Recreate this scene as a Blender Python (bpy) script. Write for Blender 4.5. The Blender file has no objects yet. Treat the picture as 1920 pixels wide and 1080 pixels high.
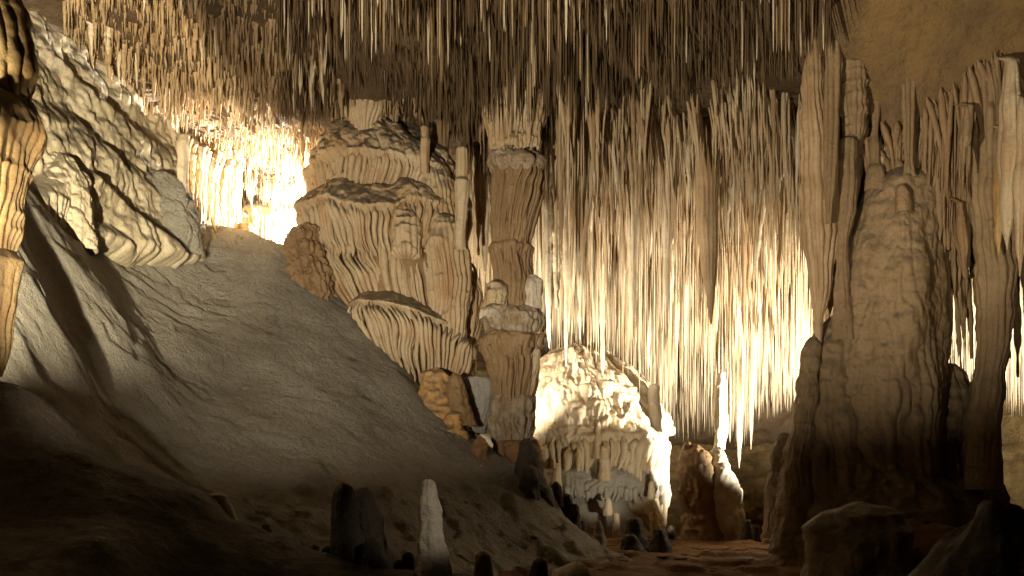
import bpy, math, random
import numpy as np

# ------------------------------------------------------------------ camera, world, lamps, exposure
S = bpy.context.scene
COL = S.collection
F = 1493.0; HZ = 900.0; CZ = 1.2
cam_d = bpy.data.cameras.new("camera"); cam_d.lens = 28.0; cam_d.sensor_width = 36.0
cam_d.shift_y = (HZ - 540.0) / 1920.0; cam_d.clip_end = 200.0; cam_d.clip_start = 0.05
cam = bpy.data.objects.new("camera", cam_d); COL.objects.link(cam)
cam.location = (0, 0, CZ); cam.rotation_euler = (math.radians(90), 0, 0)
S.camera = cam
W = bpy.data.worlds.new("World"); S.world = W; W.use_nodes = True
W.node_tree.nodes["Background"].inputs[0].default_value = (1.0, 0.72, 0.42, 1)
W.node_tree.nodes["Background"].inputs[1].default_value = 0.011
S.view_settings.view_transform = 'Standard'; S.view_settings.look = 'None'
S.view_settings.exposure = 0.0; S.view_settings.gamma = 1.0
S.view_settings.use_curve_mapping = False
S.render.engine = 'CYCLES'
S.cycles.use_denoising = True
S.cycles.max_bounces = 5; S.cycles.diffuse_bounces = 3; S.cycles.glossy_bounces = 1
S.cycles.sample_clamp_indirect = 4.0

def P(px, py, Y): return ((px - 960) / F * Y, Y, CZ + (HZ - py) / F * Y)
def Zof(py, Y): return CZ + (HZ - py) / F * Y
def Xof(px, Y): return (px - 960) / F * Y

WARM = (1.0, 0.80, 0.52)
def lamp(name, loc, power, color=WARM, r=0.12, target=None, cone=None, blend=0.3):
    d = bpy.data.lights.new(name, 'SPOT' if target else 'POINT')
    d.energy = power; d.color = color; d.shadow_soft_size = r
    if target:
        d.spot_size = math.radians(cone); d.spot_blend = blend
    o = bpy.data.objects.new(name, d); COL.objects.link(o); o.location = loc
    if target:
        from mathutils import Vector
        o.rotation_euler = (Vector(target) - Vector(loc)).to_track_quat('-Z', 'Y').to_euler()
    return o
#LAMPS
NEUT = (1.0, .915, .775)
lamp('floodlight_left', (-3.3, 3.3, 2.0), 9000, (1.0, .88, .64), 0.06, (-7.8, 9.0, 6.2), 80, .7)
lamp('floodlight_front', (-2.15, 2.5, 1.55), 4900, (1.0, .88, .70), 0.025, (1.0, 12.5, 4.5), 82, .65)
lamp('floodlight_behind_flowstone', (-2.7, 17.0, 5.9), 14000, NEUT, 0.15, (-5.4, 18.0, 6.6), 160, .3)
lamp('floodlight_behind_column', (0.05, 14.6, 3.2), 800, NEUT, 0.08, (3.4, 17.5, 7.2), 95, .6)
lamp('floodlight_behind_foot', (-0.7, 15.4, 2.5), 1100, NEUT, 0.08, (-0.4, 17.5, 4.0), 110, .4)
lamp('added_stalagmite_fill', (1.3, 2.3, 2.1), 130, NEUT, 0.05, (-.5, 4.8, 1.05), 13, .8)  # added lamp, only there to brighten the pale foreground stalagmite
lamp('floodlight_behind_pillar', (7.0, 14.8, 1.0), 9000, NEUT, 0.10, (4.0, 20.0, 5.0), 96, .6)
lamp('floodlight_behind_ribbed_column', (9.3, 14.8, 1.0), 9500, NEUT, 0.10, (11.5, 20.5, 5.2), 90, .6)
lamp('added_right_fill', (3.6, 3.2, 2.6), 600, (1.0, .86, .66), 0.45, (6.6, 11.5, 6.4), 52, .8)  # added soft fill standing in for bounced light on the right side
lamp('added_path_fill', (6.3, 15.2, 2.2), 230, (1.0, .82, .55), 0.10, (2.6, 12.6, 0), 60, .8)  # added lamp to lift the earth path, no known source here
lamp('floodlight_mound', (3.0, 14.0, 0.25), 210, (1.0, .88, .66), 0.10, (1.5, 18.2, 2.6), 58, .5)

# ------------------------------------------------------------------ noise
def _h(ix, iy, iz, seed):
    n = (ix.astype(np.uint32) * np.uint32(374761393) + iy.astype(np.uint32) * np.uint32(668265263)
         + iz.astype(np.uint32) * np.uint32(2147483647 & 1274126177) + np.uint32(seed * 974711 & 0xffffffff))
    n = (n ^ (n >> np.uint32(13))) * np.uint32(1274126177)
    n = n ^ (n >> np.uint32(16))
    return (n & np.uint32(0xffff)).astype(np.float64) / 32767.5 - 1.0
def vn(x, y, z, seed=0):
    x, y, z = np.broadcast_arrays(np.asarray(x, float), np.asarray(y, float), np.asarray(z, float))
    fx, fy, fz = np.floor(x), np.floor(y), np.floor(z)
    ix, iy, iz = fx.astype(np.int64), fy.astype(np.int64), fz.astype(np.int64)
    u, v, w = x - fx, y - fy, z - fz
    u = u*u*u*(u*(u*6-15)+10); v = v*v*v*(v*(v*6-15)+10); w = w*w*w*(w*(w*6-15)+10)
    def L(a, b, t): return a + (b - a) * t
    return L(L(L(_h(ix,iy,iz,seed), _h(ix+1,iy,iz,seed), u), L(_h(ix,iy+1,iz,seed), _h(ix+1,iy+1,iz,seed), u), v),
             L(L(_h(ix,iy,iz+1,seed), _h(ix+1,iy,iz+1,seed), u), L(_h(ix,iy+1,iz+1,seed), _h(ix+1,iy+1,iz+1,seed), u), v), w)
def fbm(x, y, z, seed=0, octv=4, gain=.5):
    a, s, t = 1.0, 0.0, 0.0
    for k in range(octv):
        s = s + a * vn(x * 2.03**k + 7.3*k, y * 2.03**k, z * 2.03**k + 3.1*k, seed + k * 17); t += a; a *= gain
    return s / t
def drips(s, z, size, seed, tail=.45, top=1.5):
    """rounded lumps with long tails hanging down, 0..1"""
    S_, Z_ = s/size, z/size
    S_ = S_ + .35*vn(s/size*.8, z/size*.8, 0*s, seed+2); Z_ = Z_ + .35*vn(s/size*.8+9, z/size*.8, 0*s, seed+3)
    ci, cj = np.floor(S_), np.floor(Z_); out = np.zeros_like(S_*Z_)
    for di in (-1,0,1):
        for dj in (-1,0,1,2):
            I, J = (ci+di).astype(np.int64), (cj+dj).astype(np.int64); K = I*0
            px = I + .5 + .5*_h(I,J,K,seed); pz = J + .5 + .5*_h(I,J,K+1,seed)
            dx, dz = (S_-px)/.8, (Z_-pz); dz = np.where(dz < 0, dz*tail, dz*top)
            h = np.maximum(0, 1 - dx*dx - dz*dz)**.6 * (.6+.4*_h(I,J,K+2,seed))
            out = np.maximum(out, h)
    return out
def sstep(a, b, x):
    t = np.clip((x - a) / (b - a), 0, 1); return t*t*(3-2*t)

# ------------------------------------------------------------------ materials
def rock(name, base, second, stain, big=.9, streak=(7, 7, .8), rough=.52, bump=.35, fine=26., dust=None, dust_amt=.6, dist=.03, spec=.35, stain_amt=.55):
    m = bpy.data.materials.new(name); m.use_nodes = True
    nt = m.node_tree; N = nt.nodes; L = nt.links
    for n in list(N): N.remove(n)
    out = N.new('ShaderNodeOutputMaterial'); bump = min(1., bump*1.9); b = N.new('ShaderNodeBsdfPrincipled'); L.new(b.outputs[0], out.inputs[0])
    g = N.new('ShaderNodeNewGeometry')
    def noise(scale, detail=4, rough_=.55, vec=None, dis=0):
        n = N.new('ShaderNodeTexNoise'); n.inputs['Scale'].default_value = scale; n.inputs['Detail'].default_value = detail
        n.inputs['Roughness'].default_value = rough_; n.inputs['Distortion'].default_value = dis
        L.new(vec or g.outputs['Position'], n.inputs['Vector']); return n
    def ramp(src, a, c):
        r = N.new('ShaderNodeMapRange'); r.inputs[1].default_value = a; r.inputs[2].default_value = c
        L.new(src, r.inputs[0]); return r.outputs[0]
    def mix(f, a, c):
        x = N.new('ShaderNodeMix'); x.data_type = 'RGBA'
        if isinstance(f, float): x.inputs[0].default_value = f
        else: L.new(f, x.inputs[0])
        for sock, v in ((6, a), (7, c)):
            if isinstance(v, tuple): x.inputs[sock].default_value = (*v, 1)
            else: L.new(v, x.inputs[sock])
        return x.outputs[2]
    def math_(op, a, c):
        x = N.new('ShaderNodeMath'); x.operation = op
        for i, v in ((0, a), (1, c)):
            if isinstance(v, (int, float)): x.inputs[i].default_value = v
            else: L.new(v, x.inputs[i])
        return x.outputs[0]
    mp = N.new('ShaderNodeMapping'); mp.inputs['Scale'].default_value = streak; L.new(g.outputs['Position'], mp.inputs['Vector'])
    n1 = noise(big, 5, .6); n2 = noise(1.0, 4, .6, mp.outputs[0]); n3 = noise(fine, 7, .7); n5 = noise(fine * 3.3, 5, .7); n4 = noise(big * 6, 3, .6)
    c = mix(ramp(n1.outputs[0], .38, .64), base, second)
    c = mix(math_('MULTIPLY', ramp(n2.outputs[0], .5, .72), stain_amt), c, stain)
    dk = tuple(v * .45 for v in base)
    c = mix(math_('MULTIPLY', ramp(n3.outputs[0], .48, .68), .5), c, dk)
    if dust:
        sp = N.new('ShaderNodeSeparateXYZ'); L.new(g.outputs['Normal'], sp.inputs[0])
        f = math_('MULTIPLY', ramp(sp.outputs[2], .08, .5), ramp(n4.outputs[0], .25, .5))
        c = mix(math_('MULTIPLY', f, dust_amt), c, dust)
    L.new(c, b.inputs['Base Color'])
    rr = N.new('ShaderNodeMapRange'); rr.inputs[3].default_value = rough - .15; rr.inputs[4].default_value = rough + .15
    L.new(n4.outputs[0], rr.inputs[0]); L.new(rr.outputs[0], b.inputs['Roughness'])
    b.inputs['Specular IOR Level'].default_value = spec
    bp = N.new('ShaderNodeBump'); bp.inputs['Strength'].default_value = bump; bp.inputs['Distance'].default_value = dist
    hsum = math_('ADD', math_('ADD', n3.outputs[0], math_('MULTIPLY', n5.outputs[0], .5)), math_('ADD', math_('MULTIPLY', n4.outputs[0], .9), math_('MULTIPLY', n2.outputs[0], 1.3)))
    L.new(hsum, bp.inputs['Height']); L.new(bp.outputs[0], b.inputs['Normal'])
    return m

DUST = (.085, .07, .05)
M = dict(
 wall = rock('wall_rock', (.47,.395,.27), (.38,.31,.19), (.25,.18,.10), dust=(.10,.085,.06), dust_amt=.8),
 slope = rock('slope_rock', (.42,.375,.29), (.31,.27,.195), (.17,.13,.08), big=.45, streak=(1.5,1.5,1.5), fine=17, bump=1., dist=.13, stain_amt=.4, rough=.66),
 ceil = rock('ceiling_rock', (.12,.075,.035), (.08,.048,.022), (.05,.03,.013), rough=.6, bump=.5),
 ochre = rock('ochre_rock', (.26,.16,.06), (.14,.095,.055), (.12,.075,.04), big=.8, streak=(2.5,2.5,1.2), bump=.7, dist=.05, fine=12, rough=.7, spec=.2),
 tierm = rock('flowstone_cream', (.54,.42,.255), (.45,.315,.165), (.38,.19,.075), dust=(.09,.07,.045), dust_amt=.9, stain_amt=.8),
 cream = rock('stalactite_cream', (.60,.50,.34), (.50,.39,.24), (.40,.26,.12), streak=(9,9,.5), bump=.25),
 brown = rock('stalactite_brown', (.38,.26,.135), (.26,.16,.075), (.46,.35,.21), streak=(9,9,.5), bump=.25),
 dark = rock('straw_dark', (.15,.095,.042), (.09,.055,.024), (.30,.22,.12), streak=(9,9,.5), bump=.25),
 column = rock('column_tan', (.30,.195,.095), (.235,.145,.065), (.17,.09,.04), stain_amt=.5),
 white = rock('calcite_white', (.62,.54,.42), (.50,.41,.28), (.38,.26,.14), stain_amt=.5),
 orange = rock('calcite_orange', (.52,.36,.16), (.46,.25,.08), (.42,.17,.04), streak=(5,5,.7), dust=(.12,.09,.06), dust_amt=.8),
 rust = rock('calcite_rust', (.30,.16,.07), (.22,.11,.045), (.14,.07,.03)),
 pillar = rock('pillar_brown', (.30,.205,.105), (.215,.14,.065), (.16,.085,.035), big=.7, streak=(6,6,.4), dust=DUST, bump=.45, fine=20),
 floor = rock('path_earth', (.20,.105,.04), (.145,.075,.028), (.09,.05,.02), big=1.2, streak=(2,2,2), fine=14, rough=.85, bump=.5, spec=.15),
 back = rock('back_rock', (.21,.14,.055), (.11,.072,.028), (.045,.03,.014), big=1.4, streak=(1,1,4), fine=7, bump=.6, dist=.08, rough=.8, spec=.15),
 black = rock('shaded_dark_rock', (.075,.055,.035), (.05,.035,.02), (.035,.025,.016), big=1.5, fine=18, bump=.5, rough=.7),  # shade painted in: near-black tone for rock the lamps leave unlit
 crust = rock('calcite_crust', (.44,.36,.25), (.27,.18,.09), (.2,.12,.05), big=5, fine=20, bump=.5),
 grey = rock('calcite_grey', (.36,.33,.28), (.30,.27,.22), (.25,.2,.13), streak=(2,2,2), stain_amt=.3, fine=30),
)

# ------------------------------------------------------------------ mesh helpers
def mesh_np(name, V, Q, mat, smooth=True):
    me = bpy.data.meshes.new(name)
    V = np.ascontiguousarray(V, dtype=np.float32); Q = np.ascontiguousarray(Q, dtype=np.int32)
    n, k = Q.shape
    me.vertices.add(len(V)); me.vertices.foreach_set('co', V.ravel())
    me.loops.add(n * k); me.loops.foreach_set('vertex_index', Q.ravel())
    me.polygons.add(n); me.polygons.foreach_set('loop_start', np.arange(0, n * k, k, dtype=np.int32))
    me.polygons.foreach_set('use_smooth', np.full(n, smooth, dtype=bool))
    me.update(calc_edges=True)
    me.materials.append(M[mat] if isinstance(mat, str) else mat)
    return me
def props(o, label=None, cat=None, group=None, kind=None):
    if label: o['label'] = label
    if cat: o['category'] = cat
    if group: o['group'] = group
    if kind: o['kind'] = kind
    return o
def empty(name, loc, label, cat, group=None):
    o = bpy.data.objects.new(name, None); COL.objects.link(o); o.location = loc; o.empty_display_size = .2
    return props(o, label, cat, group)
def build(name, V, Q, mat, parent=None, base=None, **k):
    V = np.asarray(V, float)
    if parent is not None:
        off = np.array(parent.location)
        g = parent.parent
        while g is not None: off = off + np.array(g.location); g = g.parent
    else:
        off = np.array(base if base is not None else (V[:,0].mean(), V[:,1].mean(), V[:,2].min()))
    me = mesh_np(name, V - off, Q, mat)
    o = bpy.data.objects.new(name, me); COL.objects.link(o)
    if parent is not None: o.parent = parent
    else: o.location = off
    return props(o, **k)
def gridq(nu, nv, wrap=False):
    i = np.arange(nu if wrap else nu - 1); j = np.arange(nv - 1)
    I, J = np.meshgrid(i, j, indexing='ij'); I2 = (I + 1) % nu
    return np.stack([I*nv+J, I2*nv+J, I2*nv+J+1, I*nv+J+1], -1).reshape(-1, 4)
def blur(a, k):
    if k < 1: return a
    w = np.hanning(2*k+3)[1:-1]; w /= w.sum()
    p = np.concatenate([np.repeat(a[:1], k+0, 0), a, np.repeat(a[-1:], k+0, 0)])
    return np.stack([np.convolve(p[:, c], w, 'valid') for c in range(a.shape[1])], 1)

def lobef(sT, cT, z, lobes, seed): return 1 + lobes * vn(sT*1.7+seed, cT*1.7, z*.5, seed) + lobes*.5*vn(sT*4, cT*4+seed, z*1.2, seed+3)
def wavz(ux, uy, z, wav, seed): return wav*vn(ux*.9, uy*.9+4, z*.3, seed+50) + wav*.4*vn(ux*2.6, uy*2.6+4, z*.3, seed+51)
def ribs(prof, rm, Y, ratio, seed, lobes, wav, spacing, rad, rag=.2, arc=200., layers=((0., 1.), (-.09, 1.1)), n=8, rings=16, wob=.03, lean=0., tilt=0.):
    """tapered hanging ribs following a profile (rows px, py, halfwidth) from its lip down"""
    A = np.array([(Xof(p[0], Y), Zof(p[1], Y), p[2]/F*Y) for p in prof]); A = A[::-1]
    r_ = np.random.default_rng(seed+500); Vs, Qs, off = [], [], 0
    for lay, (dr, sc) in enumerate(layers):
        m = int(math.radians(arc)*rm/spacing); th = (np.arange(m)+.5+r_.uniform(-.42,.42,m))/m*math.radians(arc) - math.radians(arc)/2
        H = A[-1,1]-A[0,1]
        zt = A[-1,1] - H*.12*r_.random(m) - (H*.45*r_.random(m)*(r_.random(m) < .25)); zb = A[0,1] - rag*(r_.random(m)**1.6) + H*.22*r_.random(m)**2
        R = rad*sc*(.55+.75*r_.random(m)**1.2)
        t = np.linspace(0, 1, rings)[None,:]; z = zt[:,None] + (zb-zt)[:,None]*t
        zc = np.clip(z, A[0,1], A[-1,1])
        cx = np.interp(zc, A[:,1], A[:,0]); rr0 = np.interp(zc, A[:,1], A[:,2]) - .35*np.maximum(0, A[0,1]-z)*0
        T = th[:,None] + wob*vn(z*2.2, th[:,None]*rm*2, 0*z, seed+501)/rm*3 + lean*(z-A[-1,1])/rm
        s_, c_ = np.sin(T), np.cos(T)
        rr = rr0*lobef(s_, c_, zc, lobes, seed) + dr + .02*vn(z*5, th[:,None]*30, 0*z, seed+502)
        zz = z + wavz(s_*rm, c_*rm, zc, wav, seed) + tilt*s_
        Rt = R[:,None]*(.35+.75*sstep(0,.22,t))*(1-.62*t**1.5)*(1+.18*vn(z*7, th[:,None]*50, 0*z, seed+503)); Rt[:,-1] = .004
        a = np.linspace(0, 2*math.pi, n, endpoint=False)[None,:,None]
        dxr, dxt = Rt[:,None,:]*np.cos(a)*1.5, Rt[:,None,:]*np.sin(a)
        rad_ = rr[:,None,:] + dxr
        X = cx[:,None,:] + rad_*s_[:,None,:] + dxt*c_[:,None,:]; Yy = Y - ratio*(rad_*c_[:,None,:]) + dxt*s_[:,None,:]
        V = np.stack([X, Yy, zz[:,None,:]+0*X], -1)
        Vs.append(V.reshape(-1, 3)); q = gridq(n, rings, True)[:, ::-1]
        Qs.append((q[None] + (off + np.arange(m)*n*rings)[:,None,None]).reshape(-1, 4)); off += m*n*rings
    return np.concatenate(Vs), np.concatenate(Qs)

def lathe(pts, Y, nu=120, nv=120, ratio=1.0, seed=1, pitch=.11, bump=.03, bscale=3., arc=360., soft=2, micro=0., mper=.3, twist=0., lobes=.06, seedw=1., lump=0., wav=0., drip=0., dsize=.3, tilt=0.):
    """pts rows top->bottom: (px, py, halfwidth_px, flute_m, ragged_m[, Y offset])"""
    nu = nu if nu <= 60 else int(60 + (nu-60)*.62); nv = nv if nv <= 60 else int(60 + (nv-60)*.62)
    A = np.array([(Xof(p[0], Y), Zof(p[1], Y), p[2] / F * Y, p[3], p[4], (p[5] if len(p) > 5 else 0.)) for p in pts], float)
    d = np.r_[0, np.cumsum(np.maximum(1e-4, np.hypot(np.diff(A[:,1]), np.diff(A[:,2]))))]
    t = np.linspace(0, d[-1], nv)
    R = np.stack([np.interp(t, d, A[:,c]) for c in range(6)], 1)
    R = blur(R, soft) if soft else R
    a0 = math.radians(arc)
    th = np.linspace(-a0/2, a0/2, nu, endpoint=(arc < 360)) if arc < 360 else np.linspace(-math.pi, math.pi, nu, endpoint=False)
    T = th[:,None]; cx, z, r, fl, rg, yo = [R[:,c][None,:] for c in range(6)]
    rm = float(np.max(R[:,2])) + 1e-6
    cT, sT = np.cos(T), np.sin(T)
    # periodic coordinates: unit circle scaled
    ux, uy = sT * rm, cT * rm
    rr = r * lobef(sT, cT, z, lobes, seed)
    wv = seedw * (1.7*vn(ux*.8+5, uy*.8, z*.4, seed+5) + .75*vn(ux*2.3, uy*2.3+3, z*1.3, seed+6) + .4*vn(ux*6, uy*6, z*2.6, seed+7))*min(1, rm/.6)
    npipe = max(3, round(2*math.pi*rm/pitch))
    ph = (T + twist * (z - z.mean())) / (2*math.pi) * npipe + wv * 1.3
    pid = np.floor(ph)
    pipe = np.abs(np.sin(np.pi * ph)) ** .75
    pid_h = _h(pid.astype(np.int64) % npipe, (pid*0).astype(np.int64), (pid*0).astype(np.int64), seed)
    pa = .62 + .38 * pid_h
    fmod = .75 + .6*vn(ux*2+9, uy*2, z*1.5, seed+8)
    rr = rr + fl * (pipe - .75) * (0.55 + .45*pa) * fmod * np.minimum(1, r/rm*1.6)
    X = cx + rr * sT; Yp = Y + yo - rr * ratio * cT
    zz = z + 0 * X + wavz(ux, uy, z, wav, seed) + tilt*sT
    if micro:
        phm = zz / mper + 1.5 * vn(X*1.3, Yp*1.3, zz*.8, seed+9) + .6*vn(X*4, Yp*4, zz*1.5, seed+10)
        f = phm - np.floor(phm)
        bl = f**.8 * (1 - sstep(.78, 1., f))
        amp = micro * (.6 + .6*vn(X*2, Yp*2, zz*2, seed+11))
        dd = amp * (bl - .3) + micro*.35*(1-f)*(np.abs(np.sin(np.pi*ph*1.7))-.6)
        X = X + dd * sT; Yp = Yp - dd * cT
    if lump:
        l = 1 - np.abs(vn(X*bscale*1.3+3, Yp*bscale*1.3, zz*bscale*1.1, seed+31))*1.6
        l2 = 1 - np.abs(vn(X*bscale*3+3, Yp*bscale*3, zz*bscale*2.6, seed+33))*1.6
        dd = lump*(l*.6 + l2*.35); X = X + dd*sT; Yp = Yp - dd*cT; zz = zz + dd*.3
    if drip:
        dd = drip*(drips(T*rm + 0*X, zz, dsize, seed+61) + .45*drips(T*rm + 0*X, zz, dsize*.42, seed+62) - .5); X = X + dd*sT; Yp = Yp - dd*cT
    b = bump * fbm(X*bscale, Yp*bscale, zz*bscale, seed+21, 4)
    ok = np.minimum(1, r / (rm*.15 + 1e-6))
    X = X + b * sT * ok; Yp = Yp - b * cT * ok
    ragn = .55 * pid_h + .45 * vn(ux*6, uy*6, 0*uy, seed+40)
    zz = zz - rg * (ragn + .6*pipe)
    V = np.stack([X, Yp, zz + 0*X], -1).reshape(-1, 3)
    return V, gridq(nu, nv, arc >= 360)

def tps(ctrl, X, Y, lam=1e-3):
    c = np.array(ctrl, float); n = len(c)
    def U(r2): return np.where(r2 > 1e-12, r2 * np.log(r2 + 1e-12), 0)
    K = U((c[:,None,0]-c[None,:,0])**2 + (c[:,None,1]-c[None,:,1])**2) + lam*np.eye(n)
    Pm = np.c_[np.ones(n), c[:,:2]]
    A = np.block([[K, Pm], [Pm.T, np.zeros((3,3))]])
    w = np.linalg.solve(A, np.r_[c[:,2], 0, 0, 0])
    Z = w[n] + w[n+1]*X + w[n+2]*Y
    for i in range(n): Z = Z + w[i]*U((X-c[i,0])**2 + (Y-c[i,1])**2)
    return Z
def heightfield(x0, x1, y0, y1, step, zf):
    xs = np.arange(x0, x1 + step, step); ys = np.arange(y0, y1 + step, step)
    X, Y = np.meshgrid(xs, ys, indexing='ij')
    R = zf(X, Y)
    if isinstance(R, tuple): X, Y, Z = R
    else: Z = R
    return np.stack([X, Y, Z], -1).reshape(-1, 3), gridq(len(xs), len(ys))

# ------------------------------------------------------------------ setting: slope
CT = [P(*p) for p in [(530,470,14.2),(440,436,14.9),(370,436,14.0),(300,456,13.0),(180,452,11.5),(60,385,9.2),
  (400,550,12.8),(340,700,10.6),(300,880,8.2),(450,700,11.2),(450,850,9.3),(470,1000,7.6),(600,590,13.3),(650,700,12.3),
  (650,850,10.2),(650,1000,8.2),(780,722,13.3),(780,850,11.5),(780,1000,9.2),(900,835,13.2),(950,1000,11.0),(1000,900,13.0),
  (1075,1000,13.3),(1090,1085,10.8),(900,1090,9.0),(30,430,8.2),(150,490,9.8),(110,600,8.6),(66,560,7.6),(230,660,9.3),
  (0,640,6.7),(250,880,7.4),(230,560,10.8),(150,780,7.4),(250,500,12.0)]]
CT += [(-2.0,16.0,3.4),(-4.2,17.0,5.2),(-4.0,20,5.1),(1.6,14.5,-.3),(3.0,12,-.5),(3.0,6,-.6),(0.6,5,-.3),(-1.2,4.6,0.2),(-4.5,4.5,1.6),
       (-7,9,5.2),(-8,13,6.5),(-7.5,5,4.0),(-7.5,17,6),(-2,4,.2),(2.,17,-.6),(-1,18,2.5),(-3.2,5.6,.5)]
def slope_z(X, Y, detail=True):
    Z = tps(CT, X, Y)
    if detail:
        Z = Z + .14*fbm(X*.8, Y*.8, Z*.8, 5, 3) + .06*np.maximum(0, vn(X*1.7, Y*1.7, Z*1.3, 19)-.15) + .05*sstep(.02, .0, np.abs(vn(X*.7+.4*vn(X*3,Y*3,Z,21), Y*.7, Z*.9, 20))-.01)*-1 + .03*(1-np.abs(fbm(X*1.8, Y*1.8, Z*2.5, 8, 4))*2.2) + .045*fbm(X*2.2, Y*2.2, Z*.5, 10, 4, .55) + .03*np.maximum(0, vn(X*5, Y*5, Z*2, 13)-.2) + .012*(1-np.abs(vn(X*7.5, Y*7.5, Z*4, 11))*1.6)
        phm = Z/.42 + 1.2*vn(X*.9, Y*.9, Z*.4, 3); f = phm - np.floor(phm)
        left = sstep(-3.2, -5.2, X)
        Z = Z + (.0 + .05*left)*(f**.7*(1-sstep(.8,1,f)))
        Z = Z + .022*(.4+left)*fbm(X*9, Y*9, Z*7, 12, 3)
        low = sstep(2.2, .6, Z)
        Z = Z + low*.10*np.maximum(0, vn(X*3.3, Y*3.3, Z*0, 44))**1.0 + low*.05*np.maximum(0, vn(X*9, Y*9, Z*0, 45))
    return Z
V, Q = heightfield(-9, 3.4, 4.2, 19.5, .04, slope_z)
build('flowstone_slope', V, Q, 'slope', label='grey flowstone slope running down from the left wall', kind='structure')

def floor_z(X, Y):
    Z = -sstep(16.2, 19.5, Y)*1.6 + .05*fbm(X*.5, Y*.5, 0*X, 2, 3) + .02*fbm(X*4, Y*4, 0*X, 4, 3)
    c = vn(X*.9+.5*vn(X*2,Y*2,0*X,6), Y*.55, 0*X, 71)
    Z = Z - .16*sstep(.05, .0, np.abs(c)) * (Y < 16) * sstep(.1,-.3, vn(X*.6, Y*.6, 0*X, 90))
    Z = Z + .06*sstep(.25, .45, vn(X*2.2, Y*2.2, 0*X, 72)) + .025*np.maximum(0, vn(X*8, Y*8, 0*X, 75))
    return Z
V, Q = heightfield(-2, 9, 8, 19.6, .06, floor_z)
build('cave_floor', V, Q, 'floor', label='brown trodden earth path across the cave', kind='structure')
V, Q = heightfield(-14, 18, -4, 31, .5, lambda X, Y: -1.75 + .1*fbm(X*.7, Y*.7, 0*X, 3, 3))
build('lower_ground', V, Q, 'black', label='dark lower ground under the path and ledge', kind='structure')

# ------------------------------------------------------------------ ceiling
def ceil_base(X, Y):
    rt = sstep(.2, 2.2, X - .02*(Y-13))
    Z = 7.75 - rt*(.30*np.maximum(0, Y-14.2)) + .12*np.maximum(0, 12 - Y)*0
    Z = Z - rt*1.2*sstep(24.5, 28, Y)
    near = sstep(3.9, 5.2, X) * sstep(18, 13, Y)
    zr = 7.75 + 0*Y
    Z = Z*(1-near) + np.minimum(Z, zr)*near
    lf = 1 - rt
    Z = Z - lf*.9*sstep(19, 26, Y) - lf*1.5*sstep(23, 27, Y)
    return Z
def ceil_z(X, Y):
    Z = ceil_base(X, Y)
    sm = 1 - .8*sstep(4.2, 5.4, X)*sstep(13.5, 12, Y)
    return Z + sm*(.25*fbm(X*.8, Y*.8, 0*X, 15, 3) + .16*fbm(X*2.6, Y*2.6, 0*X, 16, 4))
V, Q = heightfield(-10, 18, 0, 29, .11, ceil_z)
Q = Q[:, ::-1]
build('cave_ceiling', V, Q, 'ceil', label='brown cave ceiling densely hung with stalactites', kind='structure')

# back wall
def vwall(path, z0, z1, step, fn):
    pth = np.array(path, float); d = np.r_[0, np.cumsum(np.hypot(*np.diff(pth, axis=0).T))]
    s = np.arange(0, d[-1], step); x = np.interp(s, d, pth[:,0]); y = np.interp(s, d, pth[:,1])
    k = max(1, int(.6/step)); xy = blur(np.c_[x, y], k); x, y = xy[:,0], xy[:,1]
    tx, ty = np.gradient(x), np.gradient(y); l = np.hypot(tx, ty); nx, ny = ty/l, -tx/l
    z = np.arange(z0, z1, step)
    Sg, Zg = np.meshgrid(s, z, indexing='ij')
    o, dz = fn(Sg, Zg, x[:,None]+0*Zg, y[:,None]+0*Zg)
    X = x[:,None] + nx[:,None]*o; Yy = y[:,None] + ny[:,None]*o
    return np.stack([X, Yy, Zg+dz], -1).reshape(-1, 3), gridq(len(s), len(z))
def bfn(s, z, x, y):
    ph = z/.9 + .8*vn(s*.4, z*.3, 0*s, 4); f = ph-np.floor(ph)
    return .7*fbm(s*.35, z*.5, 0*s, 33, 3) + .25*f + .45*fbm(s*1.4, z*2.6, 0*s, 34, 5, .6) - .35*(z-1), 0*z
V, Q = vwall([(-9,26),(0,28.5),(8,27.5),(13,26.5),(18,22)], -2, 8.2, .1, bfn)
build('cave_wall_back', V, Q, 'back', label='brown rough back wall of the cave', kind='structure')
V, Q = vwall([(18,24),(13.5,18),(11.5,12),(8,5),(6,-3)], -2, 8.2, .14, bfn)
build('cave_wall_right', V, Q, 'pillar', label='brown right wall of the cave', kind='structure')

# left wall
def lfn(s, z, x, y):
    big = .25*fbm(s*.5, z*.7, 0*s, 51, 3)
    ph = z/1.3 + 1.0*vn(s*.45+3, z*.3, 0*s, 52) + .3*vn(s*1.5, z*.8, 0*s, 53); f = ph-np.floor(ph)
    big += .20*(f**.8*(1-sstep(.7, 1, f)))
    big += .11*drips(s, z, .7, 151, .6, 1.2) + .11*drips(s, z, .33, 152, .5, 1.4)
    med = .09*drips(s, z, .18, 153, .42) + .045*drips(s, z, .10, 154, .6)
    pl = s/.17 + 2.2*vn(s*1.2, z*.5, 0*s, 57) + .9*vn(s*4, z*1.3, 0*s, 157)
    flu = np.abs(np.sin(np.pi*pl))**.7
    base = 4.3 + .16*(s-5)
    lowz = sstep(base+1.2, base+.5, z + .5*vn(s*1.3, 0*s, 0*s, 158))
    fm = sstep(-.1, .5, vn(s*.9, z*.7, 0*s, 159))
    o = big + med*(1-.4*lowz) + (.055*lowz*fm)*(flu-.7)
    o += .035*fbm(s*7, z*6, 0*s, 59, 4, .6) + .38*(5.8-np.maximum(z, base-.1)) - .9*sstep(base+.05, base-.7, z)
    return o - .2, 0*z
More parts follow.
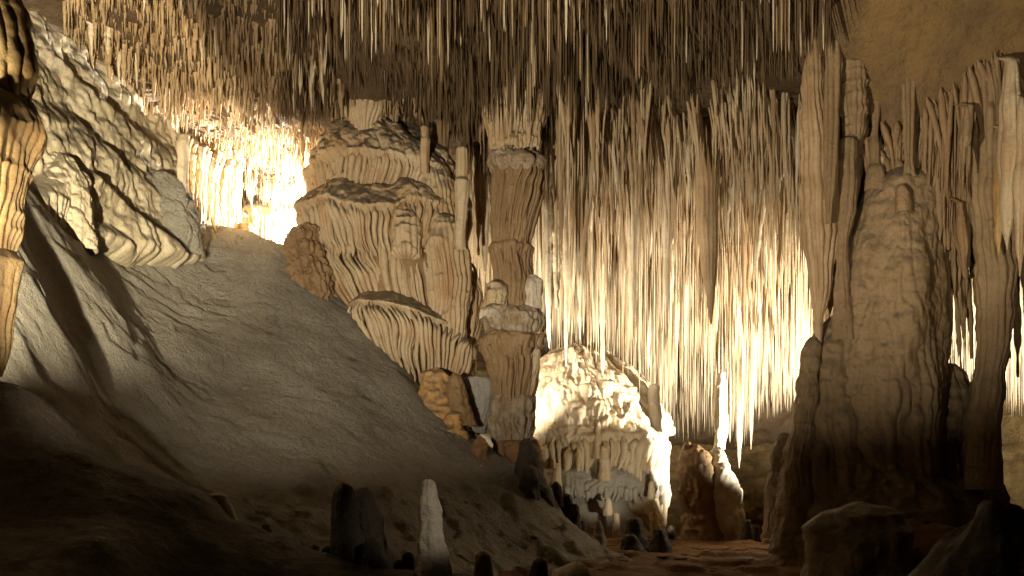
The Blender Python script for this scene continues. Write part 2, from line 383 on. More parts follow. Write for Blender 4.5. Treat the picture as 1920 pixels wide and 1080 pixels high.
WPATH = [(-6.6,18.2),(-5.9,16.9),(-5.55,15.6),(-5.45,14.4),(-5.75,12.8),(-6.1,11),(-6.5,9.2),(-7.2,7.2),(-8.3,5)][::-1]
V, Q = vwall(WPATH, 3.2, 8.1, .024, lfn)
build('cave_wall_left', V, Q, 'wall', label='lumpy cream flowstone wall rising on the left', kind='structure')

for pts, Y, lb, sd in [
  ([(300,322,4,0,0),(300,332,30,0,0),(302,360,52,.0,0),(304,400,62,.02,0),(306,440,66,.02,0),(306,480,66,0,0)], 13.0, 'grey rounded flowstone lobe where the left wall meets the slope', 501),
  ([(196,318,4,0,0),(196,328,26,0,0),(194,360,38,.05,0),(192,400,42,.06,0),(190,450,40,.05,0),(190,490,40,0,0)], 11.9, 'ribbed cream lobe at the foot of the left wall', 502),
  ([(104,286,4,0,0),(104,296,30,0,0),(104,330,50,.03,0),(106,380,58,.05,0),(110,430,60,.04,0),(110,470,60,0,0)], 10.45, 'dome topped cream lobe low on the left wall', 503)]:
    V, Q = lathe(pts, Y, nu=260, nv=150, ratio=.7, drip=.10, dsize=.24, lobes=.14, bump=.07, bscale=5, seed=sd, pitch=.16)
    build('flowstone_lobe', V, Q, 'slope' if sd == 501 else 'wall', label=lb, cat='flowstone')

# ------------------------------------------------------------------ hanging stalactites
rng = np.random.default_rng(7)
def proto_spike(seed, n=10, rings=16, bend=0., flat=1., shape=.8, knob=.12, root=1.7):
    """unit stalactite: root at z=0, tip at z=-1, radius 1 in xy"""
    r = np.random.default_rng(seed)
    t = np.linspace(0, 1, rings)
    rad = (1-t)**shape*.86 + .10*(1-t) + .04
    rad = rad + (root-1)*np.exp(-t*14)
    rad *= 1 + knob*vn(t*9+seed, 0*t, 0*t, seed) + knob*.8*vn(t*22+seed, 0*t, 0*t, seed+1)
    rad[-1] = .01
    th = np.linspace(0, 2*math.pi, n, endpoint=False) + r.random()
    T, R = np.meshgrid(th, rad, indexing='ij'); tt = np.meshgrid(th, t, indexing='ij')[1]
    ang = 1 + .16*vn(np.cos(T)*1.8+seed, np.sin(T)*1.8, tt*5, seed+2)
    X = R*ang*np.cos(T); Y = R*ang*np.sin(T)*flat
    X = X + bend*(1-tt)**1.8*1.0 + .35*knob*vn(tt*4+seed, 0*tt, 0*tt, seed+5)*3
    Y = Y + .35*knob*vn(tt*4, 0*tt+3, 0*tt, seed+6)*3
    V = np.stack([X, Y, -tt], -1).reshape(-1, 3)
    return V, gridq(n, rings, True)[:, ::-1]
def batch(kinds, items):
    """items: x,y,z,len,rad,rot,kind -> joined arrays"""
    Vs, Qs, off = [], [], 0
    items = np.asarray(items)
    for k, (PV, PQ) in enumerate(kinds):
        it = items[items[:,6].astype(int) == k]
        if not len(it): continue
        c, s = np.cos(it[:,5])[:,None], np.sin(it[:,5])[:,None]
        x, y = PV[:,0][None]*it[:,4][:,None], PV[:,1][None]*it[:,4][:,None]
        X = x*c - y*s + it[:,0][:,None]; Y = x*s + y*c + it[:,1][:,None]; Z = PV[:,2][None]*it[:,3][:,None] + it[:,2][:,None]
        Vs.append(np.stack([X, Y, Z], -1).reshape(-1, 3))
        n = len(PV); Qs.append((PQ[None] + (off + np.arange(len(it))*n)[:,None,None]).reshape(-1, 4)); off += n*len(it)
    return np.concatenate(Vs), np.concatenate(Qs)
def scatter(n, x0, x1, y0, y1, f, lens, rads, seed, nk, persp=True, root_shift=0.06):
    r = np.random.default_rng(seed)
    pxs = r.uniform(x0, x1, n); Y = r.uniform(y0, y1, n) if not persp else y0 + (y1-y0)*r.random(n)**.8
    X = (pxs-960)/F*Y
    Z = ceil_z(X, Y)
    keep = f(X, Y, Z, pxs)
    X, Y, Z = X[keep], Y[keep], Z[keep]; m = len(X)
    cl = np.clip(.5 + .45*vn(X*1.1, Y*1.1, 0*X, seed+3) + .3*vn(X*3.2, Y*3.2, 0*X, seed+4), 0, 1.2)
    L = (lens[0] + (lens[1]-lens[0])*r.random(m)**1.8) * (.4 + 1.2*cl**1.3)
    R = (rads[0] + (rads[1]-rads[0])*r.random(m)**2.2) * (.55+.45*np.minimum(1.8, L/np.mean(lens))) * (.75 + .5*r.random(m))
    return np.c_[X, Y, Z+root_shift, L, R, r.uniform(0, 6.28, m), r.integers(0, nk, m)]
def size_px(it): return it[:,3]*it[:,4]/it[:,1]**2
LAND = dict(left=[(0,'above the left wall'),(300,'over the crest of the slope'),(430,'over the bright gap'),(560,'beside the tiered flowstone')],
  top=[(0,'above the tiered flowstone'),(860,'around the neck of the banded column'),(1040,'over the left of the right curtain'),(1250,'over the middle of the right curtain'),(1420,'beside the pale tapering drapery')],
  mid=[(0,'just right of the banded column'),(1130,'above the lit mound'),(1240,'above the gap between mound and stalagmite pair'),(1310,'around the large spear-like stalactite'),(1400,'close to the pale tapering drapery')],
  low=[(0,'behind the banded column'),(1080,'over the lit mound'),(1230,'over the stalagmite pair'),(1400,'left of the great pillar'),(1700,'in the gap right of the great pillar'),(1850,'beyond the ribbed column')])
def where(it, land, noun):
    px = 960 + it[0]/it[1]*F; w = [t for a, t in LAND[land] if px >= a][-1]
    return w
def individuals(it, n, name, kinds_hi, mats, label, cat, group, land, pick=None):
    order = np.argsort(-size_px(it)); vis = order if pick is None else np.array([i for i in order if pick(it[i])])
    chosen = vis[:n]
    meshes = {}; q1, q2 = np.quantile(it[chosen,4]*F/it[chosen,1], (.33, .67)); l1, l2 = np.quantile(it[chosen,3]*F/it[chosen,1], (.33, .67))
    for i in chosen:
        x, y, z, L, R, rot, k = it[i]; k = int(k)
        mname = mats[int(abs(x*13+y*7)) % len(mats)]
        key = (k, mname)
        if key not in meshes: meshes[key] = mesh_np(name, kinds_hi[k][0], kinds_hi[k][1], mname)
        o = bpy.data.objects.new(name, meshes[key]); COL.objects.link(o)
        o.location = (x, y, z); o.scale = (R, R, L); o.rotation_euler = (0, 0, rot)
        sz = 'thick ' if R*F/y > q2 else ('thin ' if R*F/y < q1 else ''); ln = 'long ' if L*F/y > l2 else ('short ' if L*F/y < l1 else '')
        tone = {'brown': 'brown', 'cream': 'pale', 'dark': 'dark', 'tierm': 'buff'}[mname]
        props(o, f'{ln}{sz}{tone} {label} {where((x, y), land, 0)}', cat, group)
    rest = np.ones(len(it), bool); rest[chosen] = False
    return it[rest]

lo = [proto_spike(s, 5, 7, knob=.2) for s in range(6)]
hi = [proto_spike(s, 12, 30, knob=.18) for s in range(6)]
slo = [proto_spike(s+20, 5, 5, shape=.35, knob=.08, root=1.3) for s in range(4)]
shi = [proto_spike(s+20, 8, 16, shape=.35, knob=.08, root=1.3) for s in range(4)]
dlo = [proto_spike(s+40, 7, 11, bend=b, knob=.16, shape=.6, flat=.6, root=.3) for s, b in enumerate((1., 2., 3.2, -1.5, 4.2, 0.))]
dhi = [proto_spike(s+40, 12, 30, bend=b, knob=.16, shape=.6, flat=.6, root=.3) for s, b in enumerate((1., 2., 3.2, -1.5, 4.2, 0.))]

inwall = lambda X, Y: X > -7.6
A = scatter(15000, 120, 760, 9.6, 24, lambda X,Y,Z,p: inwall(X,Y) & ~((p>560)&(Y<13.5)) , (.12,.42), (.010,.038), 1, 6)
A2 = scatter(700, 150, 640, 10.5, 16, lambda X,Y,Z,p: inwall(X,Y), (.25,.6), (.03,.065), 2, 6)
Ai = np.concatenate([A, A2])
Ai = individuals(Ai, 90, 'stalactite', hi, ['brown','cream','brown'], 'stalactite crusting the ceiling', 'stalactite', 'stalactites of the left ceiling', 'left')
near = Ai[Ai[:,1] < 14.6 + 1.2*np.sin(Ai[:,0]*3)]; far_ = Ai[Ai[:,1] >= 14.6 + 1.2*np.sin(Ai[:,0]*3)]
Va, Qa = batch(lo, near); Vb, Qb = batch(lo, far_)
so = build('stalactites', np.r_[Va, Vb], np.r_[Qa, Qb + len(Va)], 'brown', base=(-3,14,7), label='thousands of small stalactites crusting the ceiling at left, brown near, painted pale in the glow', cat='stalactites', kind='stuff')
so.data.materials.append(M['cream'])  # cream on the farther ones paints the glow whiter and wider
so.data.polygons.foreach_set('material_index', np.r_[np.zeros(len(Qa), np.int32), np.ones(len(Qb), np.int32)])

B = scatter(8500, 520, 1560, 9.0, 14.8, lambda X,Y,Z,p: Y > 9.0, (.2,1.0), (.007,.018), 3, 4)
def cap(it, xs, ys):
    px = 960 + it[:,0]/it[:,1]*F; lim = np.interp(px, xs, ys) * (.8 + .25*np.random.default_rng(5).random(len(it)))
    it = it.copy(); it[:,3] = np.minimum(it[:,3], it[:,2]-Zof(lim, it[:,1])); return it[it[:,3] > .12]
B = cap(B, [520,620,700,780,900,1000,1200,1300,1560], [230,235,175,200,250,250,225,200,130])
B = individuals(B, 260, 'soda_straw', shi, ['brown','dark','dark','cream'], 'straw in the top band', 'soda straw', 'soda straws of the dark top band', 'top')
C = scatter(2600, 590, 1040, 13.6, 17.5, lambda X,Y,Z,p: Y > 9, (.4,1.5), (.012,.04), 4, 4)
C = cap(C, [590,640,700,760,860,900,1040], [240,180,170,220,270,420,330])
V, Q = batch(slo, np.concatenate([B, C]))
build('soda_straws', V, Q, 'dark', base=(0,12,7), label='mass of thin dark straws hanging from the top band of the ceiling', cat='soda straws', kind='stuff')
C2 = scatter(50, 610, 940, 13.4, 15.6, lambda X,Y,Z,p: Y > 9, (.7,1.9), (.04,.085), 5, 6)
C2 = cap(C2, [590,640,700,760,860,900,1040], [250,170,165,230,280,300,200])
individuals(C2, 70, 'stalactite', hi, ['brown','dark','brown'], 'shadowed stalactite hanging', 'stalactite', 'long stalactites above the tiered flowstone', 'top')

D = scatter(2600, 1020, 1550, 12.6, 18.5, lambda X,Y,Z,p: (X > .5) & (Y > 13.4 + 1.1*vn(p/60., 0*p, 0*p, 12) + .8*vn(p/17., 0*p, 0*p, 13)), (.8,2.2), (.02,.065), 6, 6)
D[:,5] = np.where(rng.random(len(D)) < .8, np.pi + rng.uniform(-.35,.35,len(D)), rng.uniform(-.4,.4,len(D)))
D = individuals(D, 105, 'drapery_fold', dhi, ['brown','tierm','cream'], 'slanting drapery fold', 'drapery', 'slanting drapery folds of the upper right curtain', 'mid')
V, Q = batch(dlo, D)
build('drapery_folds', V, Q, 'tierm', base=(3,16,6), label='mass of slanting tan drapery folds packed over the upper right curtain', cat='draperies', kind='stuff')

def tipcap(it):
    # tips follow the lower outline of the curtain
    px = 960 + it[:,0]/it[:,1]*F
    lim = np.interp(px, [860,980,1030,1130,1200,1260,1330,1390,1430,1520,1700,1900,2050], [640,620,670,715,770,835,830,850,790,770,700,800,800])
    r = np.random.default_rng(3).random(len(it))
    lim = lim - 130*r**.9
    zt = Zof(lim, it[:,1]); L = np.minimum(it[:,3], it[:,2]-zt)
    it = it[L > .2]; it[:,3] = L[L > .2]
    return it
E = tipcap(scatter(10800, 865, 1540, 16.6, 25.8, lambda X,Y,Z,p: (X > .4) | (Y < 20), (1.0,3.2), (.014,.052), 8, 6))
E3 = tipcap(scatter(260, 1030, 1530, 14.6, 19.5, lambda X,Y,Z,p: X > .4, (.9,2.6), (.05,.12), 77, 6))
E2 = tipcap(scatter(2600, 1700, 2060, 16.5, 25.0, lambda X,Y,Z,p: X > .4, (1.0,3.2), (.014,.052), 9, 6))
E = individuals(np.concatenate([E,E2,E3]), 125, 'stalactite', hi, ['cream','cream','brown'], 'stalactite of the lit curtain', 'stalactite', 'stalactites of the brightly lit curtain', 'low')
V, Q = batch(lo, E)
build('curtain_stalactites', V, Q, 'cream', base=(4,21,5), label='dense mass of pale stalactites filling the brightly lit curtain at right', cat='stalactites', kind='stuff')

# big single stalactites (px, py path, half width)
def L_(name, pts, Y, mat, label, cat, group=None, parent=None, **k):
    V, Q = lathe(pts, Y, **k)
    if parent is None: return build(name, V, Q, mat, label=label, cat=cat, group=group)
    return build(name, V, Q, mat, parent=parent)
L_('large_stalactite', [(1322,215,8,0,0),(1322,260,16,.03,0),(1326,340,20,.03,0),(1327,430,20,.03,0),(1330,500,15,.02,0),(1332,560,8,0,0),(1333,610,1,0,0)], 14.5, 'brown',
   'long smooth spear-like stalactite in the middle of the right curtain', 'stalactite', nu=60, nv=120, pitch=.09)
L_('hanging_drapery', [(1530,10,10,0,0),(1524,80,15,.04,0),(1524,200,22,.05,0),(1530,280,28,.05,0),(1536,360,34,.06,0),(1540,450,33,.06,0),(1537,540,20,.05,0),(1534,600,8,.02,0),(1535,640,4,0,0),(1537,656,3,0,0)], 11.6, 'brown',
   'massive pale drapery stalactite tapering to a point left of the great pillar', 'stalactite', nu=110, nv=200, pitch=.12, bump=.06)
L_('hanging_drapery', [(1560,10,12,0,0),(1562,120,14,.03,0),(1560,250,15,.03,0),(1557,340,12,.03,0),(1554,420,4,0,0)], 11.2, 'pillar',
   'narrow ribbed brown drapery between the pale drapery and the broken column', 'stalactite', nu=60, nv=120)
L_('large_stalactite', [(1556,440,6,0,0),(1560,480,13,.03,0),(1558,540,14,.03,0),(1552,585,6,0,0),(1550,612,1,0,0)], 12.4, 'tierm',
   'short flattened stalactite with a bright edge just left of the great pillar', 'stalactite', nu=50, nv=80)
for i, (x, y1, w, Y, lb) in enumerate([(1215,700,7,19,'cream stalactite reaching lowest over the upper slope of the lit mound'),
        (1088,640,5,15.6,'slender stalactite hanging over the top of the lit mound beside the banded column'),
        (1030,655,8,15.2,'thick cream stalactite nearest the right side of the banded column'),
        (1062,690,5,15.8,'long cream stalactite touching the dark notch above the lit mound'),
        (1386,880,8,21,'longest pale stalactite pointing down beside the bright stalagmite'),
        (1408,845,6,21.5,'pale stalactite just right of the longest one'),
        (1130,705,6,17.0,'pale stalactite dropping towards the small post on the lit mound'),
        (1186,640,9,15.3,'broad cream drapery blade in the centre of the curtain'),
        (1250,640,6,15.1,'long tapering blade right of the broad cream one')]):
    L_('large_stalactite', [(x-6,y1-330,w*1.6,.02,0),(x,y1-240,w*1.3,.03,0),(x,y1-100,w*.9,.015,0),(x,y1-30,w*.5,0,0),(x,y1,.6,0,0)], Y, 'cream', lb, 'stalactite', nu=36, nv=80, seed=60+i)

# ------------------------------------------------------------------ tiered flowstone in the centre
TF = empty('tiered_flowstone', P(730, 720, 14.6), 'large tiered cream flowstone mass with hanging ribbed draperies standing on the slope', 'flowstone')
def with_ribs(parent, pts, Y, mat, k, spec):
    """ribs hang over rows with a flute depth of .08 or more; the body under them is set back"""
    rows = [i for i, p in enumerate(pts) if p[3] >= spec.get('thr', .1)]
    lo_, hi_ = rows[0], rows[-1]
    prof = [p for p in pts[max(0, lo_-1):hi_+1]]
    rm = max(p[2] for p in pts)/F*Y
    V, Q = ribs([(p[0], p[1], p[2]-spec.get('inset', 2)) for p in prof], rm, Y, k.get('ratio', 1.), k.get('seed', 1), k.get('lobes', .06), k.get('wav', 0.),
                spec.get('sp', .1), spec.get('rad', .05), spec.get('rag', .2), spec.get('arc', 220.), wob=spec.get('wob', .03), lean=spec.get('lean', 0.), tilt=k.get('tilt', 0.))
    o = build('drapery_ribs', V, Q, mat, parent=parent); o['kind'] = 'stuff'
    b = spec.get('back', 9)
    return [(p[0], p[1], (p[2]-b if i >= lo_ and i <= hi_ else p[2])) + tuple(p[3:]) for i, p in enumerate(pts)]
def tier(name, pts, **k):
    sp_ = k.pop('rb', None)
    if sp_ is not None: pts = with_ribs(TF, pts, k.get('Y', 14.6), k.get('mat', 'tierm'), k, sp_)
    k.setdefault('mat', 'tierm'); mat = k.pop('mat'); Y = k.pop('Y', 14.6); lab = k.pop('lab', None)
    k.setdefault('nu', 620); k.setdefault('nv', 150); k.setdefault('arc', 280.); k.setdefault('soft', 5)
    V, Q = lathe(pts, Y, **k)
    return build(name, V, Q, mat, parent=TF, label=lab)
tier('upper_tier', [(695,232,5,0,0),(700,240,50,.0,0),(706,262,84,.0,0),(712,300,116,.0,0),(718,334,134,.03,0),(716,350,130,.12,0),(706,378,116,.17,0),(702,388,108,.16,.08),(702,396,88,.1,.05),(702,392,40,0,0)],
     drip=.16, dsize=.34, bump=.12, ratio=.85, seed=3, pitch=.12, nv=220, wav=.10, lobes=.1, rb=dict(sp=.105, rad=.045, rag=.25, back=16), lab='rounded top with dark crusted cap and short ribs')
tier('middle_tier', [(716,352,80,0,0),(716,366,118,0,0),(714,388,146,.0,0),(712,410,160,.05,0),(714,424,158,.12,0),(718,450,152,.17,0),(722,482,144,.18,.08),(724,492,136,.12,.08),(724,486,80,0,0)],
     drip=.07, dsize=.3, bump=.10, ratio=.85, seed=11, pitch=.105, twist=.03, wav=.16, lobes=.1, rb=dict(sp=.105, rad=.048, rag=.22, back=18), lab='middle shelf with dusty rounded lip')
tier('lower_tier', [(742,462,90,0,0),(742,472,118,0,0),(742,486,138,.02,0),(745,500,142,.12,0),(752,540,138,.2,0),(762,600,124,.22,0),(770,640,112,.2,.12),(774,655,100,.15,.12),(774,640,60,0,0)],
     drip=.04, bump=.08, ratio=.8, seed=17, pitch=.115, twist=.07, nv=220, wav=.12, lobes=.09, rb=dict(sp=.12, rad=.055, rag=.4, wob=.06, lean=.08, back=26), tilt=-.14, lab='tallest tier of long deep drapery ribs')
tier('bottom_tier', [(768,574,70,0,0),(768,588,92,0,0),(770,606,112,.02,0),(772,620,119,.10,0),(778,660,108,.2,0),(784,700,92,.2,.14),(786,712,82,.12,.12),(786,700,50,0,0)],
     drip=.04, bump=.06, ratio=1.0, seed=23, pitch=.10, twist=.08, Y=14.3, wav=.12, lobes=.09, rb=dict(sp=.11, rad=.048, rag=.35, wob=.04, lean=.09, back=24), tilt=-.32, lab='lowest sloping shelf with a fringe of ribs')
tier('core', [(740,440,60,0,0),(750,500,112,0,0),(770,620,96,0,0),(790,740,80,0,0),(800,800,90,0,0)], mat='column', nu=160, nv=80, bump=.1)  # darker than the tiers, so gaps between ribs read as deep shade
tier('side_tier', [(832,400,4,0,0),(832,410,26,.0,0),(834,430,36,.05,0),(838,480,42,.10,0),(842,560,38,.10,0),(838,640,30,.10,.05),(836,650,10,.0,0)], Y=13.9, nu=220, nv=160, pitch=.1, seed=29, lump=.04, lab='narrow ribbed flank at the right end')
tier('side_tier', [(800,292,3,0,0),(800,300,26,0,0),(806,320,34,.05,0),(812,370,42,.09,0),(818,440,40,.09,.05),(815,446,10,0,0)], Y=14.1, nu=200, nv=140, pitch=.1, seed=31, lump=.04, lab='upper right shoulder of ribs')
tier('knob', [(756,376,3,0,0),(756,384,13,0,0),(758,405,21,.03,0),(762,440,26,.06,0),(764,480,24,.08,.05),(764,490,8,0,0)], Y=13.55, nu=140, nv=110, pitch=.09, seed=37, lump=.05, mat='tierm', drip=.05, dsize=.2, lab='pale yellowish knob on the front of the middle shelf')
tier('foot_lobe', [(582,424,3,0,0),(578,430,16,0,0),(568,450,30,.04,0),(572,480,34,.07,0),(574,486,28,.0,0),(578,492,36,.0,0),(586,525,34,.07,0),(596,570,18,0,0)], Y=13.95, nu=260, nv=200, pitch=.09, seed=41, drip=.20, dsize=.2, bump=.09, bscale=5, lobes=.25, mat='column', lab='orange stained lobe at the left foot')
# posts and fan on it
L_('flowstone_fan', [(686,182,4,0,0),(686,186,26,.02,0),(685,196,34,.05,0),(684,215,32,.08,0),(682,235,24,.08,0),(680,262,17,.05,0),(680,278,18,.03,0)], 13.9, 'tierm',
   'fan shaped flowstone with fluted sides standing on the top of the tiered flowstone', 'flowstone', nu=200, nv=110, pitch=.09, bump=.04)
L_('broken_stalagmite', [(796,236,2,0,0),(796,238,8,0,0),(797,260,8,.01,0),(797,262,9.5,.01,0),(796,300,7,.01,0),(796,325,7,.01,0)], 13.6, 'tierm', 'thin jointed post standing on the shoulder of the tiered flowstone', 'stalagmite', nu=40, nv=60)
L_('broken_stalagmite', [(826,222,2,0,0),(826,226,13,0,0),(826,250,15,.03,0),(826,290,15,.04,0),(826,316,16,.02,0)], 14.6, 'column', 'short brown stump behind the thin jointed post', 'stalagmite', nu=60, nv=60, pitch=.08)
L_('jointed_column', [(868,276,2,0,0),(866,278,12,.01,0),(866,300,12,.01,0),(866,335,11,.01,0),(867,340,15,.0,0),(867,352,14,.01,0),(865,400,11,.02,0),(863,440,10,.01,0),(862,466,12,.01,0)], 13.2, 'tierm',
   'tall slender pale column with a ring halfway, between the tiered flowstone and banded column', 'column', nu=60, nv=140, bump=.02)
L_('broken_stalagmite', [(742,232,2,0,0),(742,234,9,.01,0),(746,246,13,.02,0),(748,262,13,.02,0)], 14.0, 'tierm', 'small pale stump right of the fan on top of the tiered flowstone', 'stalagmite', nu=50, nv=40)
L_('flowstone_boulder', [(735,222,2,0,0),(630,210,3,0,0)][:0] or [(628,196,3,0,0),(628,205,12,.03,0),(626,230,14,.05,0),(622,262,12,.04,0)], 14.9, 'tierm', 'ribbed slab leaning at the left top of the tiered flowstone', 'flowstone', nu=70, nv=60)

# rocks at the foot between the flowstone and the banded column
for i, (n, pts, Y, mat, lb, cat) in enumerate([
  ('flowstone_lump', [(815,690,3,0,0),(815,700,22,0,0),(818,730,34,.03,0),(822,770,42,.03,0),(830,810,50,0,0)], 13.1, 'orange', 'tan rounded lump below the fringe of the tiered flowstone', 'rock'),
  ('flowstone_lump', [(852,700,3,0,0),(853,708,14,0,0),(856,735,18,.02,0),(860,770,22,.02,0),(866,800,26,0,0)], 12.9, 'column', 'narrow upright tan lump left of the grey block', 'rock'),
  ('flowstone_block', [(890,706,4,0,0),(892,710,26,0,0),(896,730,32,.03,0),(897,765,30,.05,0),(890,790,26,.02,0),(886,815,24,0,0)], 13.6, 'grey', 'grey ribbed block beside the foot of the banded column', 'rock'),
  ('stalagmite', [(900,818,2,0,0),(900,824,9,0,0),(899,845,12,0,0),(898,868,15,0,0),(896,885,18,0,0)], 12.4, 'rust', 'small rusty stalagmite left below the banded column', 'stalagmite'),
  ('dark_rock', [(988,822,3,0,0),(988,832,10,0,0),(990,860,18,0,0),(996,910,30,0,0),(1005,980,52,0,0)], 12.6, 'black', 'dark pointed rock just right of the orange foot of the banded column', 'rock'),
  ('stalagmite', [(990,872,2,0,0),(990,880,11,0,0),(992,905,14,0,0),(994,940,18,0,0)], 12.2, 'black', 'small dark stalagmite on the dark pointed rock', 'stalagmite'),
  ('flowstone_lump', [(850,770,2,0,0),(850,778,12,0,0),(850,800,18,0,0),(850,830,24,0,0)], 12.7, 'orange', 'small tan bump low on the slope under the two lumps', 'rock')]):
    L_(n, pts, Y, mat, lb, cat, nu=90, nv=70, lump=.05, bump=.06, seed=70+i, ratio=.9)

# ------------------------------------------------------------------ banded column
BC = empty('banded_column', P(965, 850, 13.4), 'tall banded brown column of fluted drums with white crust, in the centre', 'column')
def band(name, pts, mat='column', Y=13.4, lab=None, **k):
    sp_ = k.pop('rb', None); k.setdefault('wav', .12); k.setdefault('lobes', .15); k.setdefault('drip', .06); k.setdefault('dsize', .26)
    if sp_ is not None: pts = with_ribs(BC, pts, Y, mat, k, sp_)
    k.setdefault('nu', 300); k.setdefault('nv', 110); k.setdefault('pitch', .085); k.setdefault('bump', .05); k.setdefault('soft', 3)
    V, Q = lathe(pts, Y, **k); return build(name, V, Q, mat, parent=BC, label=lab)
band('neck', [(968,60,10,.02,0),(966,120,14,.03,0),(966,195,20,.03,0)], 'dark', nu=80)
band('capital', [(968,180,20,0,0),(968,186,50,.02,0),(968,196,56,.03,0),(968,225,50,.08,0),(966,260,44,.08,0),(966,296,42,.05,0)], 'tierm', seed=81, lump=.06, rb=dict(sp=.13, rad=.055, rag=.1, back=5, thr=.05), lab='pale drapery capital')
band('collar', [(966,284,30,0,0),(968,300,44,0,0),(968,310,49,.02,0),(968,322,47,.06,.0),(968,330,40,.05,.06),(968,330,30,0,0)], 'crust', seed=82, lump=.06, pitch=.2, wav=.1, lab='white crusted collar')
band('fluted_drum', [(967,312,36,0,0),(968,322,46,.04,0),(968,350,46,.07,0),(968,365,44,.05,0),(968,368,47,.04,0),(964,400,43,.10,0),(960,440,37,.10,0),(957,458,34,.06,0),(957,466,22,0,0)], seed=83, nv=160, rb=dict(sp=.075, rad=.036, rag=.04, back=5, thr=.04))
band('fluted_drum', [(957,452,30,0,0),(957,462,37,.02,0),(957,475,36,.07,0),(958,500,33,.08,0),(960,508,33,.03,0),(962,540,34,.05,0),(962,580,34,.04,0),(962,590,30,0,0)], seed=84, rb=dict(sp=.08, rad=.034, rag=.04, back=4, thr=.04))
band('collar', [(962,566,26,0,0),(964,576,46,0,0),(964,584,52,.02,0),(964,600,52,.05,0),(964,618,48,.05,.03),(964,620,30,0,0)], 'crust', seed=85, lump=.06, lab='wide ledge with white crust at its rim')
band('collar', [(962,618,26,0,0),(962,628,48,.0,0),(962,636,56,.02,0),(962,655,54,.08,0),(963,672,46,.08,.06),(963,670,30,0,0)], 'column', seed=86, lump=.05, rb=dict(sp=.09, rad=.04, rag=.15, back=5, thr=.05))
band('fluted_drum', [(963,640,40,.0,0),(965,660,48,.09,0),(965,700,44,.12,0),(965,740,38,.12,0),(965,752,34,.08,0)], seed=87, rb=dict(sp=.08, rad=.042, rag=.1, back=6, thr=.04))
band('crusted_lobe', [(932,540,3,0,0),(932,548,14,0,0),(928,575,18,.02,0),(926,590,20,.05,.03),(926,588,8,0,0)], 'tierm', Y=13.1, seed=88, nu=120, nv=70, lump=.03)
band('crusted_lobe', [(920,590,3,0,0),(920,598,16,0,0),(922,612,20,.05,.04),(922,610,8,0,0)], 'white', Y=13.05, seed=89, nu=120, nv=70, lump=.03)
band('crusted_lobe', [(1000,520,3,0,0),(1002,530,12,0,0),(1002,560,13,.03,0),(1002,590,12,.03,.02),(1002,588,4,0,0)], 'white', Y=13.2, seed=90, nu=100, nv=70, lump=.02)
band('crusted_lobe', [(1008,585,3,0,0),(1008,595,10,0,0),(1004,640,10,.03,0),(998,700,9,.03,0),(992,745,3,0,0)], 'tierm', Y=13.2, seed=91, nu=90, nv=90)
band('foot', [(962,738,30,0,.0),(962,750,36,.0,0),(960,768,40,.02,0),(958,790,40,.06,0),(958,822,33,.07,0),(958,828,28,.03,0)], 'crust', seed=92, pitch=.13, lump=.05, rb=dict(sp=.12, rad=.05, rag=.1, back=4, thr=.06), wav=.1, lab='white fluted foot')
band('base_drum', [(962,812,26,0,0),(963,822,36,0,0),(964,840,38,.01,0),(966,870,34,.01,0)], 'rust', seed=93, nu=140, nv=60, lab='rust orange base drum')
for i, (x, w, y0, y1) in enumerate([(906,8,230,450),(893,5,250,420),(1040,9,340,520),(1028,5,330,560)]):
    L_('thin_column', [(x,y0,w*.8,.02,0),(x,(y0+y1)/2,w,.03,0),(x+3,y1-30,w*.8,.02,0),(x+4,y1+60,1,0,0)], 15.2, 'cream',
       ['thick cream stalactite close left of the banded column','thin stalactite left of the thick cream one beside the column','knobbly cream stalactite close right of the banded column','thin stalactite tucked behind the banded column on its right'][i], 'stalactite', nu=50, nv=90, seed=95+i, lump=.03)

# ------------------------------------------------------------------ lit mound
LM = empty('lit_flowstone_mound', P(1110, 1000, 18.2), 'bright cream flowstone mound with fringed tiers, right of the banded column', 'flowstone')
def mt(name, pts, mat='cream', Y=18.6, lab=None, **k):
    sp_ = k.pop('rb', None)
    if sp_ is not None: pts = with_ribs(LM, pts, Y, mat, k, sp_)
    k.setdefault('nu', 520); k.setdefault('nv', 170); k.setdefault('arc', 260.); k.setdefault('soft', 4)
    V, Q = lathe(pts, Y, **k); return build(name, V, Q, mat, parent=LM, label=lab)
mt('upper_dome', [(1075,650,5,0,0),(1080,664,50,0,0),(1088,700,88,.0,0),(1094,740,118,.03,0),(1098,780,134,.04,0),(1100,815,142,.05,0),(1100,835,120,0,0)], drip=.26, dsize=.36, micro=.16, mper=.45, bump=.12, wav=.1, bscale=2., seed=101, pitch=.16, nv=240)
mt('fringed_tier', [(1098,800,110,0,0),(1098,808,136,0,0),(1098,820,148,.03,0),(1099,835,149,.10,0),(1099,860,146,.18,.05),(1099,876,142,.18,.14),(1099,870,100,0,0)], drip=.14, dsize=.34, wav=.14, seed=102, pitch=.17, rb=dict(sp=.16, rad=.085, rag=.4, back=8), lab='tier with long rounded drip fringe')
mt('fringed_tier', [(1098,862,100,0,0),(1096,874,124,0,0),(1096,888,146,0,0),(1096,912,152,.05,0),(1096,934,150,.13,.10),(1096,930,90,0,0)], mat='grey', lump=.04, wav=.15, seed=103, pitch=.16, rb=dict(sp=.13, rad=.06, rag=.2, back=4, thr=.1), lab='smooth grey shelf with short fringe')
mt('skirt', [(1090,915,110,0,0),(1085,940,128,0,0),(1085,980,146,0,0),(1085,1015,160,0,0)], mat='grey', bump=.15, bscale=1.2, seed=104, nv=60, nu=200, lab='smooth grey lower skirt')
